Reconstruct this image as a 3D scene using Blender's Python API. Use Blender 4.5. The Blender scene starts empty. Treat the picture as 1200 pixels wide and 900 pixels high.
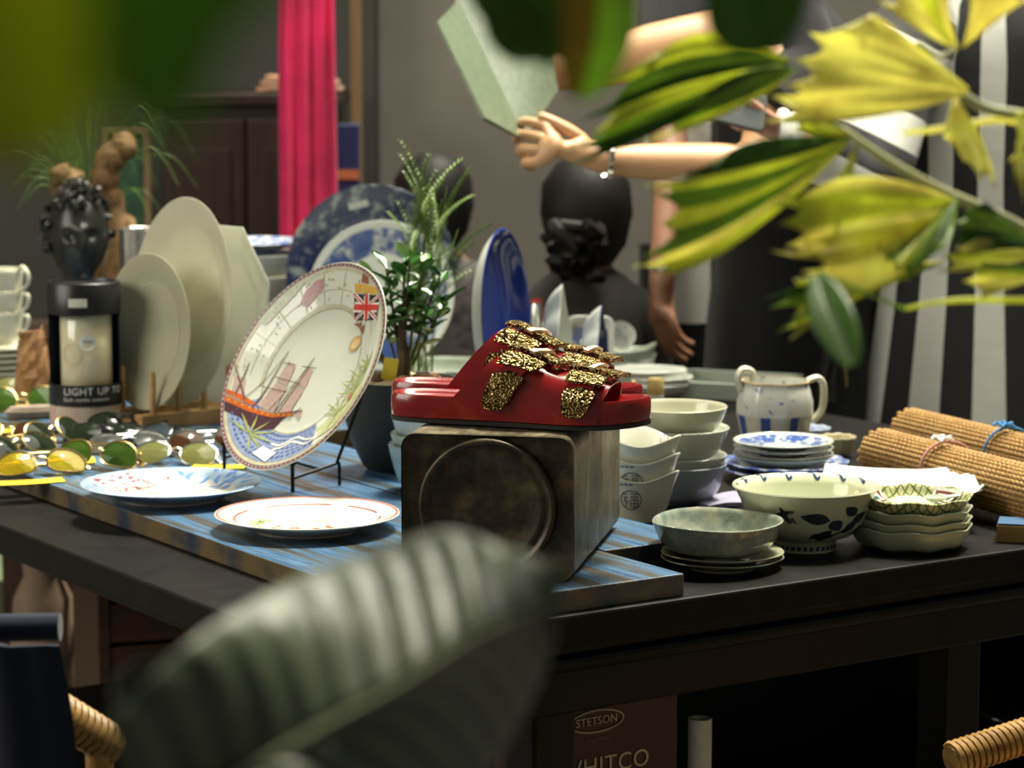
import bpy, bmesh, math, random
from mathutils import Vector, Matrix, Euler
random.seed(7)
S = bpy.context.scene
COL = S.collection
PI = math.pi
# ---------------------------------------------------------------- camera
CZ = 1.35
PITCH = math.atan(390 / 3000)
FPX = 3000.0
cd = bpy.data.cameras.new('camera'); cam = bpy.data.objects.new('camera', cd); COL.objects.link(cam)
cam.location = (0, 0, CZ); cam.rotation_euler = (PI / 2 - PITCH, 0, 0)
cd.sensor_width = 36; cd.lens = 90; cd.clip_start = .02
cd.dof.use_dof = True; cd.dof.focus_distance = 2.78; cd.dof.aperture_fstop = 7.0
S.camera = cam
# ---------------------------------------------------------------- light
S.view_settings.view_transform = 'Standard'; S.view_settings.look = 'None'
S.view_settings.gamma = 1; S.view_settings.use_curve_mapping = False
S.view_settings.exposure = 0.0
W = bpy.data.worlds.new('world'); S.world = W; W.use_nodes = True
bg = W.node_tree.nodes['Background']
bg.inputs[0].default_value = (.88, .92, .74, 1); bg.inputs[1].default_value = .14
def area(name, loc, target, sx, sy, power, col):
    l = bpy.data.lights.new(name, 'AREA'); l.shape = 'RECTANGLE'; l.size = sx; l.size_y = sy; l.energy = power; l.color = col
    o = bpy.data.objects.new(name, l); COL.objects.link(o); o.location = loc
    o.rotation_euler = (Vector(target) - Vector(loc)).to_track_quat('-Z', 'Y').to_euler()
    return o
sl = bpy.data.lights.new('sun', 'SUN'); sl.energy = 6.0; sl.angle = math.radians(9); sl.color = (1, .94, .76)
so = bpy.data.objects.new('sun', sl); COL.objects.link(so)
so.rotation_euler = (Vector((0, 0, 0)) - Vector((.38, .50, 1.7))).to_track_quat('-Z', 'Y').to_euler()
area('skylight', (.6, 4.2, 3.6), (.1, 3.3, .8), 2.4, 1.8, 150, (1, .96, .80))
area('shopfront_light', (-3.2, 2.4, 2.3), (-.4, 3.6, .9), 2.0, 1.6, 62, (1, .95, .82))

# ---------------------------------------------------------------- helpers
_c, _s = math.cos(PITCH), math.sin(PITCH)
def ray(x, y):
    v = 450 - y
    return Vector((x - 600, FPX * _c + v * _s, v * _c - FPX * _s))
def P(x, y, z):
    "point at height z"
    d = ray(x, y); return Vector((0, 0, CZ)) + d * ((z - CZ) / d.z)
def Q(x, y, Y):
    "point at distance Y"
    d = ray(x, y); return Vector((0, 0, CZ)) + d * (Y / d.y)
TC = Vector((-.188, 2.480, 0)); TA = math.radians(33.6)
TU = Vector((math.cos(TA), math.sin(TA), 0)); TV = Vector((-math.sin(TA), math.cos(TA), 0))
TT, BT = .76, .785                      # table top, board top
def T(u, v, z=TT): return TC + TU * u + TV * v + Vector((0, 0, z))

def crom(pts, n=6):
    "smooth polyline through pts (tuples of any length)"
    out = []; L = len(pts)
    for i in range(L - 1):
        p0 = pts[max(i - 1, 0)]; p1 = pts[i]; p2 = pts[i + 1]; p3 = pts[min(i + 2, L - 1)]
        for k in range(n):
            t = k / n
            out.append(tuple(.5 * (2 * b + (c - a) * t + (2 * a - 5 * b + 4 * c - d) * t * t + (3 * b - a - 3 * c + d) * t ** 3)
                             for a, b, c, d in zip(p0, p1, p2, p3)))
    out.append(tuple(pts[-1])); return out

class MB:
    def __init__(s): s.v = []; s.f = []; s.fm = []
    def add(s, vs, fs, m=0):
        o = len(s.v); s.v += [tuple(v) for v in vs]; s.f += [tuple(i + o for i in f) for f in fs]; s.fm += [m] * len(fs)
        return s
    def box(s, c, d, rot=None, m=0, taper=1):
        vs = []
        for z in (-1, 1):
            k = taper if z > 0 else 1
            for x, y in ((-1, -1), (1, -1), (1, 1), (-1, 1)):
                p = Vector((x * d[0] / 2 * k, y * d[1] / 2 * k, z * d[2] / 2))
                if rot: p = rot @ p
                vs.append(p + Vector(c))
        return s.add(vs, [(3, 2, 1, 0), (4, 5, 6, 7), (0, 1, 5, 4), (1, 2, 6, 5), (2, 3, 7, 6), (3, 0, 4, 7)], m)
    def lathe(s, prof, n=48, ex=1, ey=1, fn=None, m=0, c=(0, 0, 0)):
        "prof: [(r,z)]; fn(angle, r, z)->(r,z)"
        rings = []
        for r, z in prof:
            if r < 1e-6: rings.append([(c[0], c[1], c[2] + z)])
            else:
                ring = []
                for i in range(n):
                    a = 2 * PI * i / n; rr, zz = (r, z) if fn is None else fn(a, r, z)
                    ring.append((c[0] + rr * math.cos(a) * ex, c[1] + rr * math.sin(a) * ey, c[2] + zz))
                rings.append(ring)
        return s.rings(rings, m)
    def rings(s, rings, m=0, closed=True, cap=False):
        vs = []; idx = []
        for r in rings:
            idx.append(list(range(len(vs), len(vs) + len(r)))); vs += r
        fs = []
        for a, b in zip(idx, idx[1:]):
            if len(a) == 1 and len(b) == 1: continue
            n = max(len(a), len(b)); e = n if closed else n - 1
            for i in range(e):
                j = (i + 1) % n
                if len(a) == 1: fs.append((a[0], b[j], b[i]))
                elif len(b) == 1: fs.append((a[i], a[j], b[0]))
                else: fs.append((a[i], a[j], b[j], b[i]))
        if cap:
            if len(idx[0]) > 2: fs.append(tuple(reversed(idx[0])))
            if len(idx[-1]) > 2: fs.append(tuple(idx[-1]))
        return s.add(vs, fs, m)
    def tube(s, pts, r, n=8, m=0, flat=1, cap=True, closed=False, up=None):
        pts = [Vector(p) for p in pts]; L = len(pts); rings = []
        u = None
        for i, p in enumerate(pts):
            if closed: t = pts[(i + 1) % L] - pts[i - 1]
            else: t = pts[min(i + 1, L - 1)] - pts[max(i - 1, 0)]
            if t.length < 1e-9: t = Vector((0, 0, 1))
            t.normalize()
            if u is None:
                u = Vector(up) if up else (Vector((0, 0, 1)) if abs(t.z) < .9 else Vector((1, 0, 0)))
            u = u - t * u.dot(t)
            if u.length < 1e-6: u = t.orthogonal()
            u.normalize()
            w = t.cross(u); rr = r[i] if isinstance(r, (list, tuple)) else r
            rings.append([p + (u * math.cos(2 * PI * k / n) * flat + w * math.sin(2 * PI * k / n)) * rr for k in range(n)])
        if closed: rings.append(rings[0])
        return s.rings(rings, m, cap=cap and not closed)
    def grid(s, fn, nu, nv, m=0, thick=0):
        "fn(a,b)->Vector, a,b in 0..1; thick>0 extrudes along the normal"
        vs = [Vector(fn(i / nu, j / nv)) for j in range(nv + 1) for i in range(nu + 1)]
        fs = [(j * (nu + 1) + i, j * (nu + 1) + i + 1, (j + 1) * (nu + 1) + i + 1, (j + 1) * (nu + 1) + i) for j in range(nv) for i in range(nu)]
        if not thick: return s.add(vs, fs, m)
        N = len(vs); nor = []
        for j in range(nv + 1):
            for i in range(nu + 1):
                g = lambda ii, jj: vs[max(0, min(nv, jj)) * (nu + 1) + max(0, min(nu, ii))]
                n = (g(i + 1, j) - g(i - 1, j)).cross(g(i, j + 1) - g(i, j - 1))
                nor.append(n.normalized() if n.length > 1e-12 else Vector((0, 0, 1)))
        allv = vs + [v + n * thick for v, n in zip(vs, nor)]
        F = [tuple(reversed(f)) for f in fs] + [tuple(k + N for k in f) for f in fs]
        b = [i for i in range(nu + 1)] + [j * (nu + 1) + nu for j in range(1, nv + 1)] + [nv * (nu + 1) + i for i in range(nu - 1, -1, -1)] + [j * (nu + 1) for j in range(nv - 1, 0, -1)]
        for k in range(len(b)):
            a, c = b[k], b[(k + 1) % len(b)]; F.append((a, c, c + N, a + N))
        return s.add(allv, F, m)
    def prism(s, pts2, z0, z1, m=0, tf=None):
        n = len(pts2); vs = [Vector((x, y, z0)) for x, y in pts2] + [Vector((x, y, z1)) for x, y in pts2]
        if tf: vs = [tf @ v for v in vs]
        return s.add(vs, [tuple(range(n - 1, -1, -1)), tuple(range(n, 2 * n))] + [(i, (i + 1) % n, (i + 1) % n + n, i + n) for i in range(n)], m)
    def xf(s, M): s.v = [tuple(M @ Vector(v)) for v in s.v]; return s
    def build(s, name, mat, parent=None, smooth=True, bevel=0, bseg=2, sub=0, ang=40, recalc=True, loc=None, rot=None):
        me = bpy.data.meshes.new(name); bm = bmesh.new()
        me.from_pydata(s.v, [], s.f)
        mats = mat if isinstance(mat, (list, tuple)) else [mat]
        for mm in mats: me.materials.append(mm)
        if len(mats) > 1: me.polygons.foreach_set('material_index', s.fm)
        bm.from_mesh(me)
        if recalc: bmesh.ops.recalc_face_normals(bm, faces=bm.faces[:])
        bm.to_mesh(me); bm.free()
        if smooth:
            me.shade_smooth()
            if ang < 180: me.set_sharp_from_angle(angle=math.radians(ang))
        o = bpy.data.objects.new(name, me); COL.objects.link(o)
        if bevel:
            md = o.modifiers.new('bevel', 'BEVEL'); md.width = bevel; md.segments = bseg; md.limit_method = 'ANGLE'
        if sub:
            md = o.modifiers.new('sub', 'SUBSURF'); md.levels = sub; md.render_levels = sub
        if parent: o.parent = parent
        if loc is not None: o.location = loc
        if rot is not None: o.rotation_euler = rot
        return o
def tag(o, label, cat, group=None):
    o['label'] = label; o['category'] = cat
    if group: o['group'] = group
    return o
def thing(name, label, cat, loc=(0, 0, 0), rot=(0, 0, 0), group=None):
    o = bpy.data.objects.new(name, None); COL.objects.link(o); o.empty_display_size = .02
    o.location = loc; o.rotation_euler = rot
    return tag(o, label, cat, group)
def structure(o): o['kind'] = 'structure'; return o
def dup(root, loc, rot=None, label=None, scale=None):
    r = root.copy(); COL.objects.link(r); r.location = loc
    if rot is not None: r.rotation_euler = rot
    if scale: r.scale = (scale,) * 3
    if label: r['label'] = label
    for ch in list(root.children):
        c = ch.copy(); COL.objects.link(c); c.parent = r
        for g in list(ch.children):
            d = g.copy(); COL.objects.link(d); d.parent = c
    return r
def frame(o, loc, xl, yl, zl):
    m = Matrix((xl, yl, zl)).transposed().to_4x4(); m.translation = loc; o.matrix_world = m
    o.location, q, _ = m.decompose(); o.rotation_euler = q.to_euler(); return m

# ---------------------------------------------------------------- materials
class NT:
    def __init__(s, name):
        s.m = bpy.data.materials.new(name); s.m.use_nodes = True; s.t = s.m.node_tree; s.b = s.t.nodes['Principled BSDF']
    def n(s, typ, **kw):
        nd = s.t.nodes.new(typ)
        for k, v in kw.items():
            if k.startswith('i_'):
                key = k[2:]; key = int(key) if key.isdigit() else key
                if isinstance(v, bpy.types.NodeSocket): s.t.links.new(v, nd.inputs[key])
                else: nd.inputs[key].default_value = v
            else: setattr(nd, k, v)
        return nd
    def l(s, a, b): s.t.links.new(a, b)
    def math(s, op, a, b=0.0, c=None):
        nd = s.t.nodes.new('ShaderNodeMath'); nd.operation = op
        for i, v in enumerate((a, b) if c is None else (a, b, c)):
            if isinstance(v, bpy.types.NodeSocket): s.l(v, nd.inputs[i])
            else: nd.inputs[i].default_value = v
        return nd.outputs[0]
    def coord(s, scale=(1, 1, 1), rot=(0, 0, 0)):
        tc = s.n('ShaderNodeTexCoord'); mp = s.n('ShaderNodeMapping', i_Vector=tc.outputs['Object'])
        mp.inputs['Scale'].default_value = scale; mp.inputs['Rotation'].default_value = rot
        return mp.outputs[0]
    def noise(s, vec, scale=5, detail=4, rough=.6):
        return s.n('ShaderNodeTexNoise', i_Vector=vec, i_Scale=scale, i_Detail=detail, i_Roughness=rough).outputs[0]
    def ramp(s, fac, stops, interp='LINEAR'):
        nd = s.n('ShaderNodeValToRGB', i_0=fac); r = nd.color_ramp; r.interpolation = interp
        while len(r.elements) < len(stops): r.elements.new(.5)
        for e, (p, c) in zip(r.elements, stops):
            e.position = p; e.color = (*c, 1) if len(c) == 3 else c
        return nd.outputs[0]
    def mix(s, fac, a, b, mode='MIX'):
        nd = s.n('ShaderNodeMix', data_type='RGBA', blend_type=mode)
        for k, v in ((0, fac), (6, a), (7, b)):
            if isinstance(v, bpy.types.NodeSocket): s.l(v, nd.inputs[k])
            else: nd.inputs[k].default_value = v if k == 0 else ((*v, 1) if len(v) == 3 else v)
        return nd.outputs[2]
    def bump(s, h, strength=.3, dist=.002):
        b = s.n('ShaderNodeBump', i_Strength=strength, i_Distance=dist, i_Height=h); s.l(b.outputs[0], s.b.inputs['Normal'])
    def set(s, **kw):
        names = {'col': 'Base Color', 'rough': 'Roughness', 'metal': 'Metallic', 'coat': 'Coat Weight', 'trans': 'Transmission Weight', 'ior': 'IOR',
                 'alpha': 'Alpha', 'sss': 'Subsurface Weight', 'sheen': 'Sheen Weight', 'spec': 'Specular IOR Level', 'em': 'Emission Color', 'ems': 'Emission Strength'}
        for k, v in kw.items():
            i = s.b.inputs[names[k]]
            if isinstance(v, bpy.types.NodeSocket): s.l(v, i)
            else: i.default_value = (*v, 1) if (isinstance(v, tuple) and len(v) == 3) else v
        return s.m
_cache = {}
def plain(name, col, rough=.5, metal=0, var=.12, scale=30, bump=0, **kw):
    "colour with slight mottling"
    if name in _cache: return _cache[name]
    t = NT(name); v = t.coord(); f = t.noise(v, scale, 3)
    lo = tuple(max(0, c * (1 - var)) for c in col); hi = tuple(min(1, c * (1 + var)) for c in col)
    t.set(col=t.ramp(f, [(.3, lo), (.7, hi)]), rough=rough, metal=metal, **kw)
    if bump: t.bump(f, bump, .002)
    _cache[name] = t.m; return t.m
def fabric(name, col, rough=.85, scale=260, var=.1):
    if name in _cache: return _cache[name]
    t = NT(name); v = t.coord(); f = t.noise(v, 6, 4); g = t.noise(v, scale, 2)
    c = t.ramp(f, [(.3, tuple(x * (1 - var) for x in col)), (.7, tuple(min(1, x * (1 + var)) for x in col))])
    t.set(col=c, rough=rough, sheen=.15, spec=.2); t.bump(g, .25, .001); _cache[name] = t.m; return t.m
def wood(name, a, b, axis=0, scale=9, rough=.5, stretch=12):
    if name in _cache: return _cache[name]
    t = NT(name); sc = [stretch] * 3; sc[axis] = 1; v = t.coord(tuple(sc)); f = t.noise(v, scale, 6, .65)
    t.set(col=t.ramp(f, [(.3, a), (.7, b)]), rough=rough); t.bump(f, .25, .001); _cache[name] = t.m; return t.m
def glaze(name, col, rough=.13, var=.05):
    return plain(name, col, rough, 0, var, 14, coat=.3)
def inked(name, base, ink, bands, scale=60, cut=.5, soft=.05, rough=.13, edge=None, axis=None, full=None):
    """glazed ware with printed ink: bands=[(r0,r1)] in metres from the object's axis hold a broken pattern, full=[(r0,r1)] solid ink"""
    t = NT(name); tc = t.n('ShaderNodeTexCoord'); sp = t.n('ShaderNodeSeparateXYZ', i_0=tc.outputs['Object'])
    r = t.math('SQRT', t.math('ADD', t.math('POWER', sp.outputs[0], 2.0), t.math('POWER', sp.outputs[1], 2.0)))
    def band(r0, r1): return t.math('MULTIPLY', t.math('GREATER_THAN', r, r0), t.math('LESS_THAN', r, r1))
    f = t.noise(tc.outputs['Object'], scale, 4, .65); pat = t.ramp(f, [(cut - soft, (0, 0, 0)), (cut + soft, (1, 1, 1))])
    tot = None
    for b in bands:
        x = band(*b); tot = x if tot is None else t.math('MAXIMUM', tot, x)
    fac = t.math('MULTIPLY', tot, pat) if tot is not None else None
    for b in full or []:
        x = band(*b); fac = x if fac is None else t.math('MAXIMUM', fac, x)
    if axis is not None:      # only the upper side
        g = t.n('ShaderNodeNewGeometry'); nrm = t.n('ShaderNodeVectorTransform', vector_type='NORMAL', convert_from='WORLD', convert_to='OBJECT', i_0=g.outputs['Normal'])
        nz = t.n('ShaderNodeSeparateXYZ', i_0=nrm.outputs[0]); fac = t.math('MULTIPLY', fac, t.math('GREATER_THAN', nz.outputs[2], axis))
    t.set(col=t.mix(fac, base, ink), rough=rough, coat=.3); _cache[name] = t.m; return t.m
def glass(name, col=(1, 1, 1), rough=.02):
    if name in _cache: return _cache[name]
    t = NT(name); t.set(col=col, rough=rough, trans=1.0, ior=1.45); _cache[name] = t.m; return t.m

def text_mesh(txt, size, depth=0.0004, align='CENTER', space=1):
    "flat lettering as MB data in XY, thickness along Z"
    cu = bpy.data.curves.new('t', 'FONT'); cu.body = txt; cu.size = size; cu.align_x = align; cu.extrude = depth / 2; cu.resolution_u = 3
    cu.space_character = space
    o = bpy.data.objects.new('t', cu); COL.objects.link(o)
    me = bpy.data.meshes.new_from_object(o.evaluated_get(bpy.context.evaluated_depsgraph_get()))
    mb = MB(); mb.add([tuple(v.co) for v in me.vertices], [tuple(p.vertices) for p in me.polygons])
    bpy.data.objects.remove(o); bpy.data.curves.remove(cu); bpy.data.meshes.remove(me); return mb
def wrap(mb, fn): mb.v = [tuple(fn(Vector(v))) for v in mb.v]; return mb
# ================================================================ the setting
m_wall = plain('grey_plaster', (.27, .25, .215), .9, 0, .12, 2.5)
m_floor = plain('dark_concrete', (.045, .04, .035), .7, 0, .3, 6)
structure(MB().box((0, 4, -.05), (12, 14, .1)).build('floor', m_floor, smooth=False))
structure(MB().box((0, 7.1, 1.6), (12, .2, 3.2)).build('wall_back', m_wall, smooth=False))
structure(MB().box((-4.1, 4.5, 1.6), (.2, 5, 3.2)).build('wall_left', m_wall, smooth=False))
# projecting pier of the back wall, its edge stands left of the platters
pc = Q(300, 300, 6.9)
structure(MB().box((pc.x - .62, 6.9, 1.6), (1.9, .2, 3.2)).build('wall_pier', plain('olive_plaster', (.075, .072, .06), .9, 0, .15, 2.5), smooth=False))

m_darkwood = wood('dark_cabinet_wood', (.018, .008, .004), (.045, .018, .009), 2, 5, .45)
cab = thing('wooden_cabinet', 'dark brown wooden cabinet against the wall behind the rack of plates', 'cabinet', (-.64, 6.45, 0))
cab.location.z = 0; ctop = Q(298, 110, 6.1).z
MB().box((0, 0, ctop / 2), (.40, .5, ctop - .04)).build('body', m_darkwood, cab, smooth=False, bevel=.004)
MB().box((0, -.01, ctop - .015), (.44, .54, .03)).build('top', m_darkwood, cab, smooth=False, bevel=.006)
for sx in (-1, 1):
    d = MB().box((sx * .1, -.26, ctop / 2), (.194, .02, ctop - .12)).build('door', m_darkwood, cab, smooth=False, bevel=.006)
    MB().box((sx * .1, -.272, ctop / 2), (.13, .008, ctop - .26)).build('panel', m_darkwood, d, smooth=False, bevel=.006)
    MB().lathe([(0, 0), (.008, 0), (.012, .012), (.008, .02), (0, .022)], 12).xf(Matrix.Translation((sx * .02, -.27, ctop * .55)) @ Matrix.Rotation(PI / 2, 4, 'X')).build('knob', plain('old_brass', (.25, .16, .05), .4, 1), d)
# folded cloth lying on it
t = thing('folded_cloth', 'peach folded cloth lying on top of the dark cabinet', 'cloth', (cab.location.x + .12, 6.35, ctop))
m_pc = fabric('peach_cloth', (.75, .42, .26))
for k in range(3):
    MB().grid(lambda a, b: Vector(((a - .5) * (.2 - .02 * k), (b - .5) * .18, .004 + .013 * k + .004 * math.sin(a * 7 + k))), 12, 3, 0, .009).build('fold', m_pc, t)
# tall framed picture / screen edge left of the cabinet
t = thing('picture_frame', 'narrow green picture in a pale wooden frame leaning beside the dark cabinet', 'picture', Q(150, 250, 6.2))
pf = t.location.z; t.location.z = 0
h0, h1 = .7, Q(160, 148, 6.2).z
m_fr = wood('pale_frame_wood', (.16, .10, .05), (.26, .17, .09), 2, 6, .5)
for x in (-.05, .05): MB().box((x, 0, (h0 + h1) / 2), (.016, .03, h1 - h0)).build('frame_side', m_fr, t, smooth=False, bevel=.002)
for z in (h0 + .008, h1 - .008): MB().box((0, -.001, z), (.116, .03, .016)).build('frame_rail', m_fr, t, smooth=False, bevel=.002)
MB().box((0, .006, (h0 + h1) / 2), (.09, .01, h1 - h0 - .02)).build('picture', plain('green_print', (.02, .07, .035), .6, 0, .6, 18), t, smooth=False)
MB().box((0, .02, h0 / 2), (.1, .03, h0)).build('stand', m_darkwood, t, smooth=False)

# pink hanging cloth
def pink_cloth():
    top, bot = Q(362, -60, 6.0), Q(356, 290, 6.0)
    t = thing('hanging_shawl', 'long crimson pink pleated shawl hanging in front of the dark cabinet', 'shawl', (Q(360, 200, 5.9).x, 5.9, 0))
    def f(a, b):
        z = bot.z - .15 + b * (top.z + .45 - bot.z)
        w = .135 - .012 * (z - 1)
        return Vector(((a - .5) * w, .012 * math.sin(a * 23 + 1.5 * math.sin(z * 2)) + .006 * math.sin(a * 61 + z), z))
    MB().grid(f, 60, 24, 0, .003).build('cloth', fabric('crimson_cloth', (.72, .025, .13), .7, 200, .25), t, ang=180)
    MB().tube([(-.12, 0, top.z + .31), (.12, 0, top.z + .31)], .008).build('rail', plain('rail_steel', (.2, .2, .2), .4, 1), t)
    MB().box((0, .035, (top.z + .33) / 2), (.03, .03, top.z + .33)).build('post', m_darkwood, t, smooth=False)
    MB().box((0, .02, top.z + .325), (.02, .06, .02)).build('bracket', m_darkwood, t, smooth=False)
pink_cloth()
# blue file boxes beside it
px0 = Q(402, 200, 5.98)
t = thing('box_file', 'tall navy blue box with an orange band standing beside the pink shawl', 'box', (px0.x + .012, 6.0, 0))
zt, zb, zm = Q(402, 146, 5.95).z, Q(402, 234, 5.95).z, Q(402, 205, 5.95).z
MB().box((0, 0, (zt + .92) / 2), (.05, .06, zt - .92)).build('box', plain('navy_card', (.012, .022, .10), .6), t, smooth=False, bevel=.003)
MB().box((0, -.0325, zm), (.051, .006, .022)).build('band', plain('orange_card', (.5, .16, .06), .6), t, smooth=False)
MB().box((0, .0, .46), (.062, .07, .92)).build('plinth', m_darkwood, t, smooth=False, bevel=.005)
t = thing('wooden_post', 'pale worn wooden post standing beside the navy box', 'post', (Q(417, 200, 6.1).x, 6.14, 0))
MB().box((0, 0, .78), (.025, .05, 1.56)).build('post', m_fr, t, smooth=False, bevel=.003); MB().box((0, .04, .02), (.05, .18, .04)).build('foot', m_fr, t, smooth=False, bevel=.003)

# ================================================================ table
m_black = plain('black_lacquer', (.005, .005, .0045), .35, 0, .35, 9, bump=.05, spec=.2)
m_ledge = plain('black_lacquer_dusty', (.0065, .006, .0055), .45, 0, .4, 30, bump=.1, spec=.15)
TW, TD = 1.52, 2.25
tab = thing('black_table', 'long black lacquered display table with moulded edge and square legs', 'table', (TC.x, TC.y, 0), (0, 0, TA))
MB().box((TW / 2, TD / 2, TT - .017), (TW, TD, .034)).build('table_top', m_ledge, tab, smooth=False, bevel=.003)
def strip(x0, x1, y0, y1, z0, z1, name, bev=.003): return MB().box(((x0 + x1) / 2, (y0 + y1) / 2, (z0 + z1) / 2), (x1 - x0, y1 - y0, z1 - z0)).build(name, m_black, tab, smooth=False, bevel=bev)
strip(.022, TW - .02, .022, .045, TT - .05, TT - .034, 'moulding')
strip(.012, TW - .01, .012, .045, TT - .066, TT - .05, 'moulding', .006)
strip(.03, TW - .02, .026, .05, TT - .115, TT - .066, 'apron')
strip(.07, .09, .05, TD - .03, TT - .075, TT - .034, 'apron')
strip(TW - .05, TW - .03, .05, TD - .03, TT - .115, TT - .034, 'apron')
strip(.03, TW - .02, TD - .05, TD - .03, TT - .115, TT - .034, 'apron')
for x, y in ((.09, .06), (.303, .06), (.9, .06), (TW - .09, .06), (.12, TD - .08), (TW - .09, TD - .08)):
    MB().box((x, y, (TT - .06) / 2), (.055, .055, TT - .06)).build('leg', m_black, tab, smooth=False, bevel=.004)
MB().box((TW / 2, TD * .35, .37), (TW - .25, TD * .55, .02)).build('lower_shelf', m_black, tab, smooth=False, bevel=.003)
MB().box((TW - .06, .30, .53), (.02, .48, .34)).build('side_blackout', m_black, tab, smooth=False)  # added panel, hides the lit robe so the under-table gap stays black
MB().box((1.0, .55, .53), (1.0, .02, .34)).build('back_blackout', m_black, tab, smooth=False)  # added and widened to keep the space under the table black

# ---- blue planks
def blue_paint(name, edge=False):
    t = NT(name); v = t.coord((16, .8, 16)); w = t.coord((1, 1, 1))
    f = t.noise(v, 3.0, 6, .6); g = t.noise(w, 9, 4, .6); h = t.noise(t.coord((60, 2.5, 60)), 4, 4, .7)
    c = t.ramp(f, [(.22, (.012, .030, .070)), (.36, (.036, .095, .21)), (.45, (.095, .20, .35)), (.50, (.065, .13, .22)), (.55, (.085, .085, .075)), (.62, (.045, .038, .028)), (.70, (.11, .12, .12)), (.85, (.04, .07, .12))])
    c2 = t.ramp(h, [(.35, (.55, .55, .55)), (.6, (1, 1, 1))]); c = t.mix(.8, c, c2, 'MULTIPLY')
    if edge:
        geo = t.n('ShaderNodeNewGeometry'); sp = t.n('ShaderNodeSeparateXYZ', i_0=geo.outputs['Normal'])
        side = t.math('LESS_THAN', sp.outputs[2], .5); k = t.ramp(g, [(.40, (.030, .045, .07)), (.55, (.16, .11, .05))])
        c = t.mix(side, c, k)
    t.set(col=c, rough=t.ramp(f, [(.3, (.22,) * 3), (.7, (.42,) * 3)])); t.bump(h, .25, .0015); return t.m
m_blue = blue_paint('worn_blue_paint', True)
brd = thing('blue_boards', 'two old blue painted planks with worn streaks laid across the black table', 'board', (TC.x, TC.y, TT), (0, 0, TA))
def plank(u0, u1, v0, v1, wig):
    n = 14; vs = []
    top = [(u0 + wig * math.sin(k * 2.1), v0 + (v1 - v0) * k / n) for k in range(n + 1)] + [(u1 + wig * math.sin(k * 1.7 + 1), v1 - (v1 - v0) * k / n) for k in range(n + 1)]
    MB().prism(top, .0002, .025).build('plank', m_blue, brd, smooth=False, bevel=.0015)
plank(.1175, .4590, .011, 2.2, .0012)
plank(.4625, .602, .165, 2.2, .001)
plank(.6055, .86, 1.15, 2.2, .001)

# ================================================================ old tin
TZ = .157
tin = thing('old_tin', 'rusty dark brown square tin lying on its side under the red sandals', 'tin', (-.027, 2.713, BT), (0, 0, math.radians(-11)))
def tin_mat(name, bright):
    t = NT(name); v = t.coord(); f = t.noise(v, 26, 6, .7); g = t.noise(t.coord((6, 1, 1)), 14, 4)
    if bright: c = t.ramp(g, [(.3, (.10, .08, .045)), (.6, (.30, .26, .17)), (.75, (.44, .40, .30))])
    else: c = t.ramp(f, [(.32, (.020, .014, .008)), (.5, (.055, .040, .020)), (.66, (.13, .088, .035))])
    t.set(col=c, rough=t.ramp(f, [(.3, (.3,) * 3), (.7, (.55,) * 3)]), metal=.75 if bright else .35); t.bump(f, .15, .001); return t.m
m_tin = tin_mat('rusty_tin', False); m_tin2 = tin_mat('bright_tin_side', True)  # sides take a paler, more metallic ramp than the end face
tw, td = .19, .33
def rrect(w, h, r, n=5):
    o = []
    for cx, cz, a0 in ((w / 2 - r, h / 2 - r, 0), (-w / 2 + r, h / 2 - r, 90), (-w / 2 + r, -h / 2 + r, 180), (w / 2 - r, -h / 2 + r, 270)):
        for k in range(n + 1):
            a = math.radians(a0 + 90 * k / n); o.append((cx + r * math.cos(a), cz + r * math.sin(a)))
    return o
rr = rrect(tw, TZ, .016)
MB().rings([[(x, y, z + TZ / 2) for x, z in rr] for y in (.006, td - .004)], cap=True).build('body', m_tin2, tin, ang=50)
def scaled(k, y): return [(x * k, y, z * k + TZ / 2) for x, z in rr]
MB().rings([scaled(.985, .008), scaled(1.0, .006), scaled(1.0, .002), scaled(.995, 0), scaled(.985, .003), scaled(.96, .004)], cap=True).build('end_face', m_tin, tin, ang=35)
R0 = .0715
MB().lathe([(0, .0015), (R0 * .45, .0005), (R0 * .80, .0008), (R0 * .84, .0035), (R0 * .88, .001), (R0 * .94, .002), (R0 * .98, .0085), (R0 * 1.03, .0085), (R0 * 1.07, .0), (R0, -.004)], 64).xf(
    Matrix.Translation((0, .0035, TZ / 2)) @ Matrix.Rotation(PI / 2, 4, 'X')).build('embossed_ring', m_tin, tin, ang=180)
# ================================================================ red sandals
m_red = NT('red_leather'); _v = m_red.coord(); _f = m_red.noise(_v, 25, 4)
m_red.set(col=m_red.ramp(_f, [(.3, (.20, .004, .006)), (.7, (.27, .007, .008))]), rough=.24, coat=.4); m_red.bump(m_red.noise(_v, 420, 2), .06, .0006); m_red = m_red.m
m_redin = plain('red_suede_footbed', (.34, .03, .022), .5, 0, .15, 40)
m_tread = plain('dark_rubber', (.012, .009, .008), .6)
def gold_mat():
    t = NT('antique_gold_relief'); v = t.coord()
    w = t.n('ShaderNodeTexVoronoi', i_Vector=v, i_Scale=150.0, feature='F1'); n = t.noise(v, 90, 2, .5)
    rip = t.math('SINE', t.math('MULTIPLY', w.outputs['Distance'], 16.0)); h = t.math('ADD', t.math('MULTIPLY', rip, .5), n)
    t.set(col=t.ramp(h, [(.2, (.05, .032, .008)), (.55, (.26, .17, .045)), (.95, (.66, .49, .20))]), rough=.3, metal=.95); t.bump(h, .9, .0025); return t.m
m_gold = gold_mat(); m_prong = plain('pale_gold', (.90, .74, .55), .35, .6, .05)
SL = .300; ST = .031
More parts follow.
